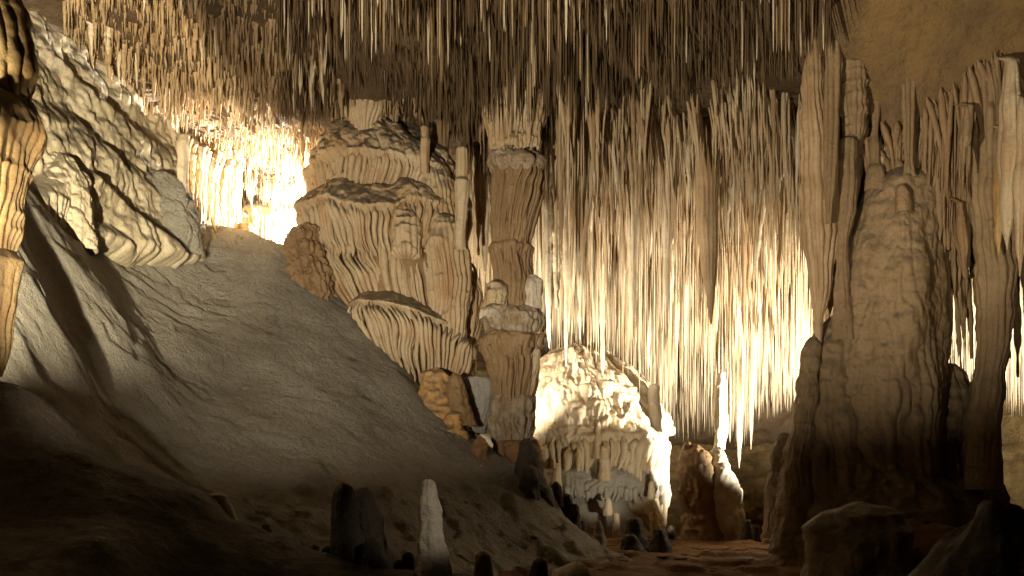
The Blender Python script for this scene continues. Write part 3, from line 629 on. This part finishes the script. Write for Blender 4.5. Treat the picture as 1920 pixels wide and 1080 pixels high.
mt('side_drapery', [(1222,740,5,.0,0),(1222,760,20,.03,0),(1226,820,26,.08,0),(1228,900,26,.10,0),(1226,960,24,.10,0),(1224,1005,22,.08,0)], Y=18.0, seed=105, nu=160, pitch=.12, lab='tall vertical drapery forming the right edge')
mt('side_drapery', [(1190,905,5,.0,0),(1190,912,26,.0,0),(1194,930,36,.04,0),(1200,970,42,.09,0),(1202,1008,42,.07,0)], Y=17.7, seed=106, nu=200, lump=.05, pitch=.14)
for i, (x, y0, y1, w, Y, lb) in enumerate([(1103,705,772,4,17.0,'slim pale post standing on the upper part of the lit mound'),
     (1046,868,925,8,16.8,'pale stalagmite at the left on the lower tier of the lit mound'),
     (1122,788,850,7,16.7,'knobbed stalagmite in the centre of the lit mound above its fringe'),
     (1133,836,890,9,16.6,'pale stalagmite in front of the drip fringe of the lit mound'),
     (1221,902,925,5,16.8,'tiny orange stalagmite near the right edge of the lit mound'),
     (1156,962,1002,6,16.3,'small white stalagmite at the foot of the lit mound'),
     (1140,933,955,6,16.4,'little white knob on the grey skirt of the lit mound'),
     (1079,660,690,4,17.3,'little post on the very top of the lit mound'),
     (1226,720,800,14,17.6,'bright white pointed stalagmite at the upper right of the lit mound')]):
    L_('stalagmite', [(x,y0,1,0,0),(x,y0+3,w*.6,0,0),(x,(y0+y1)/2,w*.85,.0,0),(x,y1-6,w,.0,0),(x,y1+12,w*1.3,0,0)], Y, 'white' if i in (5,6,8) else 'cream', lb, 'stalagmite', nu=36, nv=50, seed=110+i, lump=.025)

# ------------------------------------------------------------------ far tub flowstone, organ pipes
L_('flowstone_stump', [(500,396,4,0,0),(502,400,46,0,0),(502,408,52,.03,0),(502,425,50,.10,0),(500,460,42,.10,0),(498,480,40,.05,0)], 18.0, 'cream', 'wide cylindrical fluted stump in the bright gap behind the crest', 'flowstone', nu=240, nv=90, pitch=.13, lump=.04)
for i, (x, y0, y1, w) in enumerate([(510,376,402,7),(476,384,402,6),(536,384,404,5),(458,392,404,5)]):
    L_('stalagmite', [(x,y0,1,0,0),(x,y0+5,w*.6,0,0),(x,y1-4,w,0,0),(x,y1+4,w*1.2,0,0)], 17.4, 'white',
       ['tallest small white stalagmite on the fluted stump in the bright gap','small white stalagmite left on the fluted stump','small white stalagmite at the right rim of the fluted stump','tiny white stalagmite at the left rim of the fluted stump'][i], 'stalagmite', nu=28, nv=30, seed=120+i)
L_('flowstone_lump', [(462,420,2,0,0),(462,424,12,0,0),(462,440,20,0,0),(462,460,26,0,0)], 15.4, 'orange', 'pinkish rounded lump where the organ pipes meet the crest', 'rock', nu=60, nv=40, lump=.04)
OP = empty('organ_pipe_drapery', P(400, 432, 14.6), 'row of yellow organ pipe draperies at the far end of the left wall', 'drapery')
r_ = random.Random(5)
for i in range(30):
    x = 340 + i*3.7 + r_.uniform(-2,2); Y = 12.6 + (x-318)/130*2.75 - r_.uniform(0, .12); w = r_.choice([3, 3.5, 4, 5, 6])
    yt = 262 + (x-322)*.45 + r_.uniform(-14,14); yb = 392 + min(38, (x-318)*.5) + r_.choice([-30,-14,-3,0,2])
    V, Q = lathe([(x-1,yt-10,w*1.5,.0,0,.15),(x,yt+8,w*1.5,.01,0,.03),(x+r_.uniform(-1,1),(yt+yb)/2,w*1.0,.015,0),(x+r_.uniform(-2,2),yb-12,w*.9,.01,0),(x,yb+8,w*.5,0,0)], Y, nu=24, nv=50, seed=130+i, bump=.035, lump=.02, bscale=5)
    build('pipe', V, Q, 'orange' if i % 3 else 'cream', parent=OP)

# ------------------------------------------------------------------ far left orange column
OC = empty('orange_drapery', P(-15, 700, 5.0), 'glowing orange and cream drapery hanging at the left edge', 'drapery')
def oc(name, pts, mat='orange', Y=5.0, **k):
    k.setdefault('nu', 260); k.setdefault('nv', 160)
    V, Q = lathe(pts, Y, **k); build(name, V, Q, mat, parent=OC)
oc('upper_drapery', [(-30,-40,40,.0,0),(-25,20,62,.02,0),(-15,80,66,.05,0),(-10,120,66,.05,0),(-14,160,64,.06,0),(-16,215,58,.05,0)], seed=141, pitch=.07, bump=.05, lump=.03, Y=5.1)
oc('shoulder', [(-20,165,5,.0,0),(-15,180,50,.0,0),(-8,230,76,.02,0),(-8,252,80,.02,0),(-12,290,68,.04,0),(-18,330,64,.05,0),(-20,400,50,.05,0),(-20,470,38,.04,0),(-20,480,30,.0,0)], seed=142, pitch=.06, bump=.05, lump=.05)
oc('tip', [(-14,470,28,.0,0),(-12,490,44,.0,0),(-12,520,42,.02,0),(-14,600,28,.02,0),(-14,660,20,.01,0),(-14,706,10,0,0)], seed=143, pitch=.06, bump=.04, lump=.02)

# ------------------------------------------------------------------ stalagmites and columns on the path
SG = empty('stalagmite_cluster', P(1345, 1012, 16.2), 'joined pair of thick stalagmites on the path, dark left one and bright right one', 'stalagmite')
def sg(name, pts, mat, Y=16.2, lab=None, **k):
    k.setdefault('nu', 160); k.setdefault('nv', 150); k.setdefault('pitch', .14)
    V, Q = lathe(pts, Y, **k); build(name, V, Q, mat, parent=SG, label=lab)
sg('broad_stalagmite', [(1302,836,3,0,0),(1303,848,22,0,0),(1304,880,31,.03,0),(1306,930,30,.07,0),(1310,960,28,.07,0),(1316,985,34,.03,0),(1320,1020,44,0,0)], 'column', lump=.07, seed=151, lab='brown broad left stalagmite')
sg('knob', [(1290,828,2,0,0),(1290,834,9,0,0),(1290,850,12,0,0),(1290,870,13,0,0)], 'column', seed=152, nu=50, nv=40)
sg('knob', [(1310,846,2,0,0),(1311,850,10,0,0),(1312,870,13,0,0)], 'column', seed=153, nu=50, nv=40, Y=15.9)
sg('tall_stalagmite', [(1344,836,2,0,0),(1345,844,8,0,0),(1349,870,15,0,0),(1356,910,24,.0,0),(1362,960,30,.0,0),(1362,1015,30,0,0)], 'white', lump=.05, bump=.08, seed=154, lab='rough white stalagmite')
sg('thin_stalagmite', [(1384,912,2,0,0),(1385,918,7,0,0),(1384,950,9,0,0),(1380,990,10,0,0),(1374,1012,12,0,0)], 'white', lump=.03, seed=155, nu=60, nv=70)
L_('slender_column', [(1353,700,3,0,0),(1350,740,8,.02,0),(1352,780,11,.02,0),(1351,820,9,.02,0),(1349,845,6,0,0)], 16.6, 'white', 'bright white stalactite meeting the rough white stalagmite', 'stalactite', nu=60, nv=80, lump=.05)
for i, (x, y0, w, Y, lb) in enumerate([(1191,968,20,13.9,'black knobbed stalagmite in front of the lit mound'),(1234,990,16,13.2,'squat dark rock right of the black knobbed stalagmite'),
     (1183,1000,16,13.6,'low round stone left of the black knobbed stalagmite'),(1121,975,9,14.4,'grey blunt stalagmite at the foot of the lit mound'),
     (1088,978,7,14.2,'small dark stump at the end of the slope'),(1400,974,10,14.8,'dark blunt stalagmite right of the stalagmite pair'),
     (1043,903,8,13.2,'little dark stalagmite high on the dark end of the slope'),(1060,925,14,13.3,'rounded dark knob on the dark end of the slope'),
     (1075,946,8,13.2,'lowest dark knob on the end of the slope'),(1256,985,9,14.8,'dark stub beside the right edge of the lit mound'),
     (1415,985,8,15.2,'faint brown stub behind the dark blunt stalagmite')]):
    yb = min(HZ + CZ/Y*F, 1030) if y0 > 950 else y0+44
    L_('stalagmite' if i not in (1,2) else 'stone', [(x,y0,1.5,0,0),(x,y0+5,w*.6,0,0),(x+1,y0+ (yb-y0)*.45,w*.8,0,0),(x+2,yb-2,w*1.15,0,0),(x+2,yb+6,w*1.3,0,0)], Y, 'black' if i not in (3,) else 'grey', lb, 'stalagmite' if i not in (1,2) else 'stone', nu=50, nv=50, seed=160+i, lump=.05)

# ------------------------------------------------------------------ great pillar
GP = empty('great_pillar', P(1670, 1040, 11.6), 'massive brown pillar with a domed top and spreading lumpy base at right', 'column')
def gp(name, pts, mat='pillar', Y=11.8, lab=None, **k):
    k.setdefault('nu', 300); k.setdefault('nv', 200); k.setdefault('pitch', .13); k.setdefault('bump', .05)
    V, Q = lathe(pts, Y, **k); build(name, V, Q, mat, parent=GP, label=lab)
gp('shaft', [(1690,318,4,0,0),(1688,326,40,0,0),(1684,350,60,0,0),(1678,400,70,.01,0),(1672,450,78,.015,0),(1668,520,92,.03,0),(1664,600,98,.05,0),(1656,700,102,.05,0),(1650,800,104,.05,0),(1650,900,104,.04,0),(1650,1060,110,.02,0)], seed=171, nu=460, nv=420, bump=.05, bscale=5., lobes=.09, pitch=.24)
gp('buttress', [(1600,560,4,0,0),(1594,600,30,0,0),(1580,650,54,.01,0),(1578,700,64,.02,0),(1576,780,76,.04,0),(1578,860,88,.04,0),(1580,960,104,0,0),(1584,1055,120,0,0)], Y=11.85, seed=172, ratio=.75, drip=.08, dsize=.5, lump=.05, lobes=.12)
gp('buttress', [(1524,632,3,0,0),(1524,645,10,0,0),(1520,690,14,0,0),(1512,760,18,.02,0),(1502,830,22,.03,0),(1494,880,26,.02,0),(1490,960,34,0,0),(1490,1040,46,0,0)], Y=11.6, seed=173, lump=.05, nu=140, mat='pillar')
gp('buttress', [(1470,812,3,0,0),(1470,822,15,0,0),(1470,860,20,0,0),(1466,920,26,0,0),(1462,1010,30,0,0)], Y=12.3, seed=174, lump=.05, nu=120)
gp('buttress', [(1778,682,3,0,0),(1780,700,14,0,0),(1780,740,30,.01,0),(1780,800,50,.02,0),(1784,860,64,.05,0),(1786,940,76,.06,0),(1786,1050,84,.02,0)], Y=11.7, seed=175, drip=.09, dsize=.4, lump=.05, lobes=.12)
gp('buttress', [(1838,700,3,0,0),(1838,720,12,0,0),(1834,780,22,0,0),(1838,860,26,.04,0),(1840,940,26,.05,0),(1838,1040,30,0,0)], Y=11.3, seed=176, lump=.05, nu=120)
gp('small_stalagmite', [(1690,345,2,0,0),(1690,352,8,0,0),(1692,375,14,0,0),(1694,400,17,0,0)], Y=11.22, seed=177, nu=70, nv=60, mat='column', lab='little pale stalagmite on the dome')
gp('small_stalagmite', [(1738,436,2,0,0),(1738,444,7,0,0),(1738,468,8,0,0)], Y=11.5, seed=178, nu=50, nv=40, mat='column')
gp('base_rock', [(1650,850,5,0,0),(1655,868,60,0,0),(1670,910,100,.03,0),(1680,960,150,0,0),(1680,1060,180,0,0)], Y=11.5, seed=179, mat='pillar', lump=.12, drip=.12, dsize=.5, bump=.15, bscale=1.8, ratio=.7, nv=160, lobes=.15, lab='shaded bulging rock at the foot')  # same brown as the pillar; only the lighting makes it dark
# columns above and beside the pillar
L_('broken_column', [(1590,258,3,0,0),(1588,262,19,.01,0),(1588,275,20,.02,0),(1588,340,20,.03,0),(1586,400,17,.02,0),(1580,440,13,.01,0),(1578,500,12,.01,0),(1582,640,20,0,0)], 11.5, 'pillar', 'broken column with a cut flat top left of the great pillar', 'column', nu=100, nv=160, pitch=.1, bump=.05)
L_('dark_column', [(1598,90,14,.0,0),(1598,130,18,.02,0),(1600,180,20,.03,0),(1600,184,22,.02,0),(1600,218,20,.04,0),(1600,222,16,.02,0),(1600,260,14,.03,0)], 11.4, 'pillar', 'dark segmented stub of column hanging above the broken column', 'column', nu=100, nv=120, pitch=.08, lump=.06)
L_('thin_column', [(1640,180,10,.02,0),(1640,240,8,.01,0),(1640,310,8,.01,0),(1640,316,14,0,0),(1640,345,17,0,0),(1642,360,20,0,0)], 11.6, 'pillar', 'thin column standing on the left shoulder of the domed pillar top', 'column', nu=50, nv=80)
L_('thin_column', [(1704,150,14,.03,0),(1704,240,10,.03,0),(1704,300,8,.02,0),(1705,330,12,.01,0)], 11.3, 'pillar', 'thin column joining the ceiling to the domed pillar top', 'column', nu=50, nv=80)
L_('ribbed_column', [(1858,140,30,.03,0),(1862,250,34,.05,0),(1862,350,38,.06,0),(1866,430,38,.06,0),(1868,500,33,.05,0),(1866,600,28,.04,0),(1860,680,26,.03,0),(1848,760,26,.03,0),(1842,840,28,.03,0),(1840,920,34,0,0)], 10.9, 'pillar',
   'ribbed brown column bending down to the right of the great pillar', 'column', nu=160, nv=260, pitch=.12, bump=.05, lump=.02)
# ------------------------------------------------------------------ ochre upper right wall
def ofn(s, z, x, y):
    o = .30*fbm(s*.6, z*.6, 0*s, 61, 3) + .11*fbm(s*2.4, z*2.4, 0*s, 62, 5, .6) + .44*np.maximum(0, z-5.2)**1.4
    return o + .10*(np.abs(np.sin(np.pi*(s/.22+2.4*vn(s, z*.5, 0*s, 63)+.8*vn(s*3,z,0*s,65))))-.6)*(.6+.5*vn(s*2,z,0*s,66))*sstep(7.1, 6.0, z + .5*vn(s*1.5, 0*s, 0*s, 64)), 0*z
V, Q = vwall([(4.75,12.35),(5.8,12.0),(7.0,11.5),(9.5,10.3),(11,8.8)], 4.3, 7.9, .05, ofn)
build('ochre_wall', V, Q, 'ochre', kind='structure', label='smooth ochre rock of the upper right curving into the ceiling')

OX, OY = 960 + V[:,0]/V[:,1]*F, HZ - (V[:,2]-CZ)/V[:,1]*F
def wallY(px, py):
    m = (np.abs(OX-px) < 7) & (np.abs(OY-py) < 7)
    return float(V_OCHRE[m,1].min()) if m.any() else 11.3
V_OCHRE = V
# draperies right: ropes
rr = random.Random(11)
for i in range(200):
    x0 = rr.uniform(1610, 1915); y0 = rr.uniform(-10, 220) + float(np.interp(x0, [1585,1640,1700,1760,1810,1860,1935], [210,245,280,220,170,190,130])) + 0* max(0, 60*(1-(x0-1600)/160)) ; ln = rr.uniform(120, 330)
    if x0 < 1770: ln = min(ln, 350 - y0 + rr.uniform(-20, 60) + max(0, (x0-1690)*1.0)); 
    if ln < 60: continue
    dx = rr.uniform(5, 40); w = rr.choice([3, 4, 5.5, 7, 9]); Y = wallY(x0, y0) - rr.uniform(-.05, .12)
    V, Q = lathe([(x0-dx*.2,y0-40,w*.1,0,0,.22),(x0,y0,w*.25,0,0,.12),(x0+dx*.3,y0+ln*.22,w*.6,.01,0,.05),(x0+dx*.65,y0+ln*.4,w,.015,0),(x0+dx*.95,y0+ln*.75,w*.8,.01,0),(x0+dx,y0+ln,w*.12,0,0)], Y, nu=14, nv=40, ratio=1.1, seed=200+i, bump=.03, bscale=5)
    m_ = ['pillar', 'column', 'tierm', 'pillar', 'column'][i % 5]; reg = 'over the left shoulder' if x0 < 1660 else 'above the dome' if x0 < 1740 else 'right of the dome' if x0 < 1800 else 'over the gap right' if x0 < 1860 else 'beside the ribbed column right'
    build('drapery_fold', V, Q, m_, label=('thick ' if w > 5 else 'thin ') + ('long ' if ln > 230 else 'short ') + {'pillar': 'brown', 'column': 'tan', 'tierm': 'pale'}[m_] + ' drapery rib ' + reg + ' of the great pillar', cat='drapery', group='drapery ribs around the great pillar')
rb_ = np.random.default_rng(91); its = []
rlo = [proto_spike(s_+60, 7, 12, bend=b_, knob=.2, shape=.5, flat=.7, root=.25) for s_, b_ in enumerate((1., 2., 3.5, -1.5, 4.5, 0.))]
for _ in range(2600):
    px = rb_.uniform(1585, 1935); py0 = np.interp(px, [1585,1640,1700,1760,1810,1860,1935], [200,235,270,210,150,170,110]) + 45*float(vn(px/28., 0, 0, 7)) + 30*float(vn(px/9., 0, 0, 8)); py = py0 + 300*rb_.random()**1.2
    if 1600 < px < 1770 and py > 330: continue
    Y = wallY(px, py); L = rb_.uniform(.45, 1.8); L = min(L, Zof(py, Y) - Zof(330 + rb_.uniform(-20, 60) if 1600 < px < 1765 else rb_.uniform(440, 540), Y))
    if L < .15: continue
    its.append((Xof(px, Y), Y - rb_.uniform(-.06, .10), Zof(py, Y)+.06, L, rb_.uniform(.018, .062), rb_.choice([0, .3, 3.3, 6.0]), rb_.integers(0, 6)))
V, Q = batch(rlo, its)
build('drapery_folds', V, Q, 'column', base=(6.5,11.5,5), label='mass of fine brown drapery ribs covering the rock above the great pillar', cat='draperies', kind='stuff')
for i, (x0, x1, y0, y1, w, Y, m, lb) in enumerate([(1895,1888,110,470,14,10.2,'tierm','broad pale pinkish drapery blade near the right edge'),
      (1915,1912,180,520,10,10.0,'tierm','pale drapery at the very right edge of the view'),
      (1812,1806,200,330,9,10.4,'pillar','club ended brown stalactite above the bright gap'),
      (1880,1872,240,480,9,10.5,'orange','amber stained drapery beside the pale pinkish blade'),
      (1800,1806,380,530,8,11.0,'column','tapering drapery tip in front of the bright gap'),
      (1838,1840,380,640,6,11.2,'pillar','long drapery dividing the two bright gaps')]):
    Y = min(Y, wallY(x0, y0)-.1)
    L_('hanging_drapery', [(x0,y0-25,w*.2,0,0,.3),(x0,y0,w*.4,0,0),(x0,y0+30,w*.8,.02,0),((x0+x1)/2,(y0+y1)/2,w*1.2,.03,0),(x1,y1-50,w*.7,.02,0),(x1,y1,.8,0,0)], Y, m, lb, 'drapery', nu=60, nv=110, seed=300+i, ratio=1.5)
for i, (xa, xb, lb) in enumerate([(1785,1900,'thin ridge of calcite sweeping down the ochre ceiling, left one'),(1808,1925,'thin ridge of calcite sweeping down the ochre ceiling, right one')]):
    pts = [(xa, -30), (xa+18, 40), (xa+34, 110), (xa+44, 180), (xa+66, 270), (xb-30, 360), (xb-20, 450)]
    L_('calcite_ridge', [(x, y, 6, .01, 0, wallY(x, y) - wallY(*pts[3])) for x, y in pts], wallY(*pts[3]), 'pillar', lb, 'calcite ridge', nu=24, nv=90, bump=.03, seed=310+i)

# ------------------------------------------------------------------ foreground
def ledge_fn(ctrl, amp):
    def f(X, Y):
        Z = tps(ctrl, X, Y)
        return Z + amp*fbm(X*1.2, Y*1.2, 0*X, 81, 3) + amp*.6*fbm(X*4, Y*4, 0*X, 82, 5, .6)
    return f
LC = [P(*p) for p in [(0,735,5.2),(110,775,5.3),(200,850,5.3),(285,900,5.2),(400,935,5.1),(440,985,5.1),(520,1015,5.2),(640,1050,5.1),(760,1075,5.1),(1000,1110,5.2)]]
LC = [(x, y, z) for x, y, z in LC] + [(x, y-1.2, z-.25) for x, y, z in LC] + [(x, y-2.6, z-.55) for x, y, z in LC] + [(x+.1, y+.55, z-.55) for x, y, z in LC] + [(x+.1, y+1.3, z-1.6) for x, y, z in LC]
V, Q = heightfield(-5.5, .9, 2.2, 6.4, .03, ledge_fn(LC, .06))
build('foreground_ledge', V, Q, 'black', kind='structure', label='dark rock ledge in the left foreground')

def shield_z(X, Y):
    top = 1.545 + .09*(X+2.3)
    return 0.2 + (top-.2)*sstep(.09, .03, np.abs(Y-2.68))*sstep(-3.0,-2.6,X)*sstep(-1.82,-1.88,X) + .008*fbm(X*6, Y*6, 0*X, 83, 3)
V, Q = heightfield(-3.2, -1.80, 2.57, 2.80, .012, shield_z)
build('added_light_shield', V, Q, 'black', label='added rock-like shield, unseen beyond the left edge, that cuts off a floodlight', cat='rock')  # unseen piece added to block the front floodlight and keep the foreground dark
FG = empty('stalagmite_cluster', P(672, 1075, 5.0), 'black cluster of blunt stalagmites in the foreground left of the pale one', 'stalagmite')
def fgp(name, pts, Y=5.0, mat='black', **k):
    k.setdefault('nu', 90); k.setdefault('nv', 90); k.setdefault('lobes', .16); k.setdefault('bump', .03)
    V, Q = lathe(pts, Y, **k); build(name, V, Q, mat, parent=FG)
fgp('stalagmite_body', [(645,906,2,0,0),(645,911,10,0,0),(646,922,16,0,0),(645,945,18,0,0),(648,990,22,0,0),(655,1030,28,0,0),(660,1095,34,0,0)], lump=.015, seed=401)
fgp('stalagmite_body', [(680,914,2,0,0),(681,920,10,0,0),(682,930,15,0,0),(684,945,18,0,0),(692,975,22,0,0),(696,1010,22,0,0),(702,1095,30,0,0)], Y=5.15, lump=.015, seed=402)
fgp('stalagmite_body', [(700,1008,3,0,0),(700,1016,16,0,0),(703,1050,22,0,0),(704,1095,26,0,0)], Y=4.85, lump=.01, seed=403)
L_('pale_stalagmite', [(803,899,2,0,0),(803,903,9,0,0),(805,920,14,0,0),(806,940,17,0,0),(810,958,20,0,0),(809,985,19,0,0),(808,1000,21,0,0),(810,1018,25,0,0),(813,1035,28,0,0),(816,1060,31,0,0),(818,1095,35,0,0)], 4.8, 'white',
   'pale mottled stalagmite with a side knob standing in the foreground', 'stalagmite', nu=140, nv=160, lump=.012, bump=.014, bscale=9, lobes=.12, seed=405)
L_('stalagmite', [(499,980,1,0,0),(500,984,9,0,0),(501,1000,12,0,0),(502,1030,14,0,0)], 5.3, 'column', 'small blunt stalagmite at the edge of the dark ledge', 'stalagmite', nu=50, nv=50, seed=406, lump=.01)
L_('stalagmite', [(7,728,1,0,0),(8,734,9,0,0),(8,755,14,0,0),(8,800,16,0,0)], 5.4, 'orange', 'small tan stalagmite on the dark ledge at the left edge', 'stalagmite', nu=50, nv=50, seed=407, lump=.01)
L_('stalagmite', [(905,1034,1,0,0),(906,1040,10,0,0),(906,1060,13,0,0),(907,1100,17,0,0)], 4.9, 'column', 'dim brown stalagmite at the bottom edge right of the pale one', 'stalagmite', nu=50, nv=50, seed=408, lump=.012)
L_('stalagmite', [(1015,1046,1,0,0),(1014,1052,12,0,0),(1012,1075,16,0,0),(1010,1110,20,0,0)], 4.9, 'black', 'dark blunt stalagmite at the bottom edge in front of the path', 'stalagmite', nu=50, nv=50, seed=409, lump=.012)
for i, (x, y0, w) in enumerate([(566,1018,9),(590,1022,10),(614,1024,10),(728,1030,9),(766,1036,9),(748,1050,10),(600,1055,13),(540,1030,9),(632,1040,10)]):
    L_('stalagmite_stub', [(x,y0,1,0,0),(x,y0+5,w*.8,0,0),(x,y0+25,w,0,0),(x,y0+75,w*1.1,0,0)], 5.0 + .05*(i % 3), 'black', 'black stub in the foreground row of short blunt stalagmites', 'stalagmite', 'row of black stubs in the foreground', nu=36, nv=40, seed=420+i, lump=.01)
L_('white_rock', [(1082,1052,2,0,0),(1080,1060,14,0,0),(1072,1075,28,0,0),(1068,1100,36,0,0)], 6.5, 'white', 'white jagged rock at the bottom edge where the path begins', 'rock', nu=70, nv=50, lump=.06, seed=430)
L_('lit_rim_strip', [(403,924,2,0,0),(408,930,10,0,0),(418,950,13,0,0),(428,975,12,0,0),(436,1000,12,0,0)], 5.35, 'white', 'thin white strip standing in for the lit rim of the dark ledge', 'rock', nu=50, nv=60, lump=.02, seed=431)  # lamplight on the ledge rim, put in as a pale strip
for i, (pts, Y, mat, lb) in enumerate([
   ([(1640,956,4,0,0),(1636,961,26,0,0),(1626,978,60,0,0),(1618,1005,84,0,0),(1612,1050,98,0,0),(1610,1100,104,0,0)], 7.0, 'pillar', 'rounded brown boulder in the right foreground'),
   ([(1730,978,4,0,0),(1734,984,30,0,0),(1740,1000,64,0,0),(1745,1030,90,0,0),(1745,1100,100,0,0)], 7.6, 'floor', 'low brown rock between the boulder and the black rock'),
   ([(1868,944,6,0,0),(1870,950,26,0,0),(1872,985,52,0,0),(1868,1030,86,0,0),(1862,1100,104,0,0)], 4.2, 'black', 'black pointed rock at the lower right corner'),
   ([(1560,1010,5,0,0),(1560,1018,20,0,0),(1562,1060,34,0,0),(1562,1100,38,0,0)], 7.6, 'pillar', 'small brown rock at the left end of the right foreground boulder')]):
    L_('boulder', pts, Y, mat, lb, 'rock', nu=160, nv=120, lump=.07, bump=.16, bscale=1.8, lobes=.15, wav=.06, seed=440+i)
# scattered stones on slope and path
rs = random.Random(3)
icoV, icoQ = lathe([(960,-4,1,0,0),(960,-2,30,0,0),(960,12,52,0,0),(960,30,60,0,0),(960,50,50,0,0)], 10., nu=14, nv=10, lump=.1, bump=.05, seed=9, soft=0)
icoV = icoV - icoV.mean(0); icoV /= np.abs(icoV).max()
sm = {k: mesh_np('stone', icoV, icoQ, k) for k in ('floor', 'orange', 'black', 'slope', 'column')}
spots = [(253,742,'slope'),(460,728,'column'),(638,905,'orange'),(722,914,'orange'),(870,940,'column'),(1000,1005,'column'),(548,818,'slope'),(902,872,'orange'),(940,900,'column')]
for px, py, m in spots:
    best = None
    for Y in np.arange(6, 15, .05):
        x, _, z = P(px, py, Y)
        if slope_z(np.array([[x]]), np.array([[Y]]))[0,0] > z: best = (x, Y, z); break
    if best is None: continue
    o = bpy.data.objects.new('stone', sm[m]); COL.objects.link(o); o.location = best; o.scale = (.07, .07, .07); o.rotation_euler = (0, 0, rs.random()*6)
    props(o, f'small {dict(slope="grey", column="tan", orange="pale orange")[m]} stone ' + ('high' if py < 850 else 'low') + ' on the ' + ('left' if px < 500 else 'middle' if px < 800 else 'right') + ' part of the grey slope', 'stone', 'stones stuck on the slope')
for i in range(70):
    x, Y = rs.uniform(.6, 6.5), rs.uniform(9.5, 15.8); s = rs.uniform(.03, .13)
    o = bpy.data.objects.new('stone', sm['floor'] if i % 4 else sm['black']); COL.objects.link(o)
    o.location = (x, Y, float(floor_z(np.array([[x]]), np.array([[Y]]))[0,0]) + s*.2); o.scale = (s*1.5, s*1.2, s*.5); o.rotation_euler = (0, 0, rs.random()*6)
    sz_ = 'large ' if s > .095 else 'tiny ' if s < .06 else ''; zone = ['near the lit mound', 'before the stalagmite pair', 'towards the great pillar'][min(2, int((x-.6)/2))]; dep = 'far back on' if Y > 14 else 'at the near end of' if Y < 11.5 else 'midway along'
    props(o, f"{sz_}low {'brown' if i % 4 else 'dark'} stone {dep} the earth path {zone}", 'stone', 'stones on the earth path')


# tell apart the few look-alikes that share a label by their order from the left
from collections import defaultdict
by = defaultdict(list)
for o in bpy.context.scene.objects:
    if o.get('label') and o.get('category') and o.get('group') and o.parent is None: by[o['label']].append(o)
ORD = {2: ['leftmost', 'rightmost'], 3: ['leftmost', 'middle', 'rightmost'], 4: ['leftmost', 'second leftmost', 'second rightmost', 'rightmost'],
       5: ['leftmost', 'second leftmost', 'middle', 'second rightmost', 'rightmost']}
for lab, os_ in by.items():
    if len(os_) in ORD and len(lab.split()) <= 14:
        os_.sort(key=lambda o: o.location.x / o.location.y)
        for w_, o in zip(ORD[len(os_)], os_): o['label'] = w_ + ' ' + lab
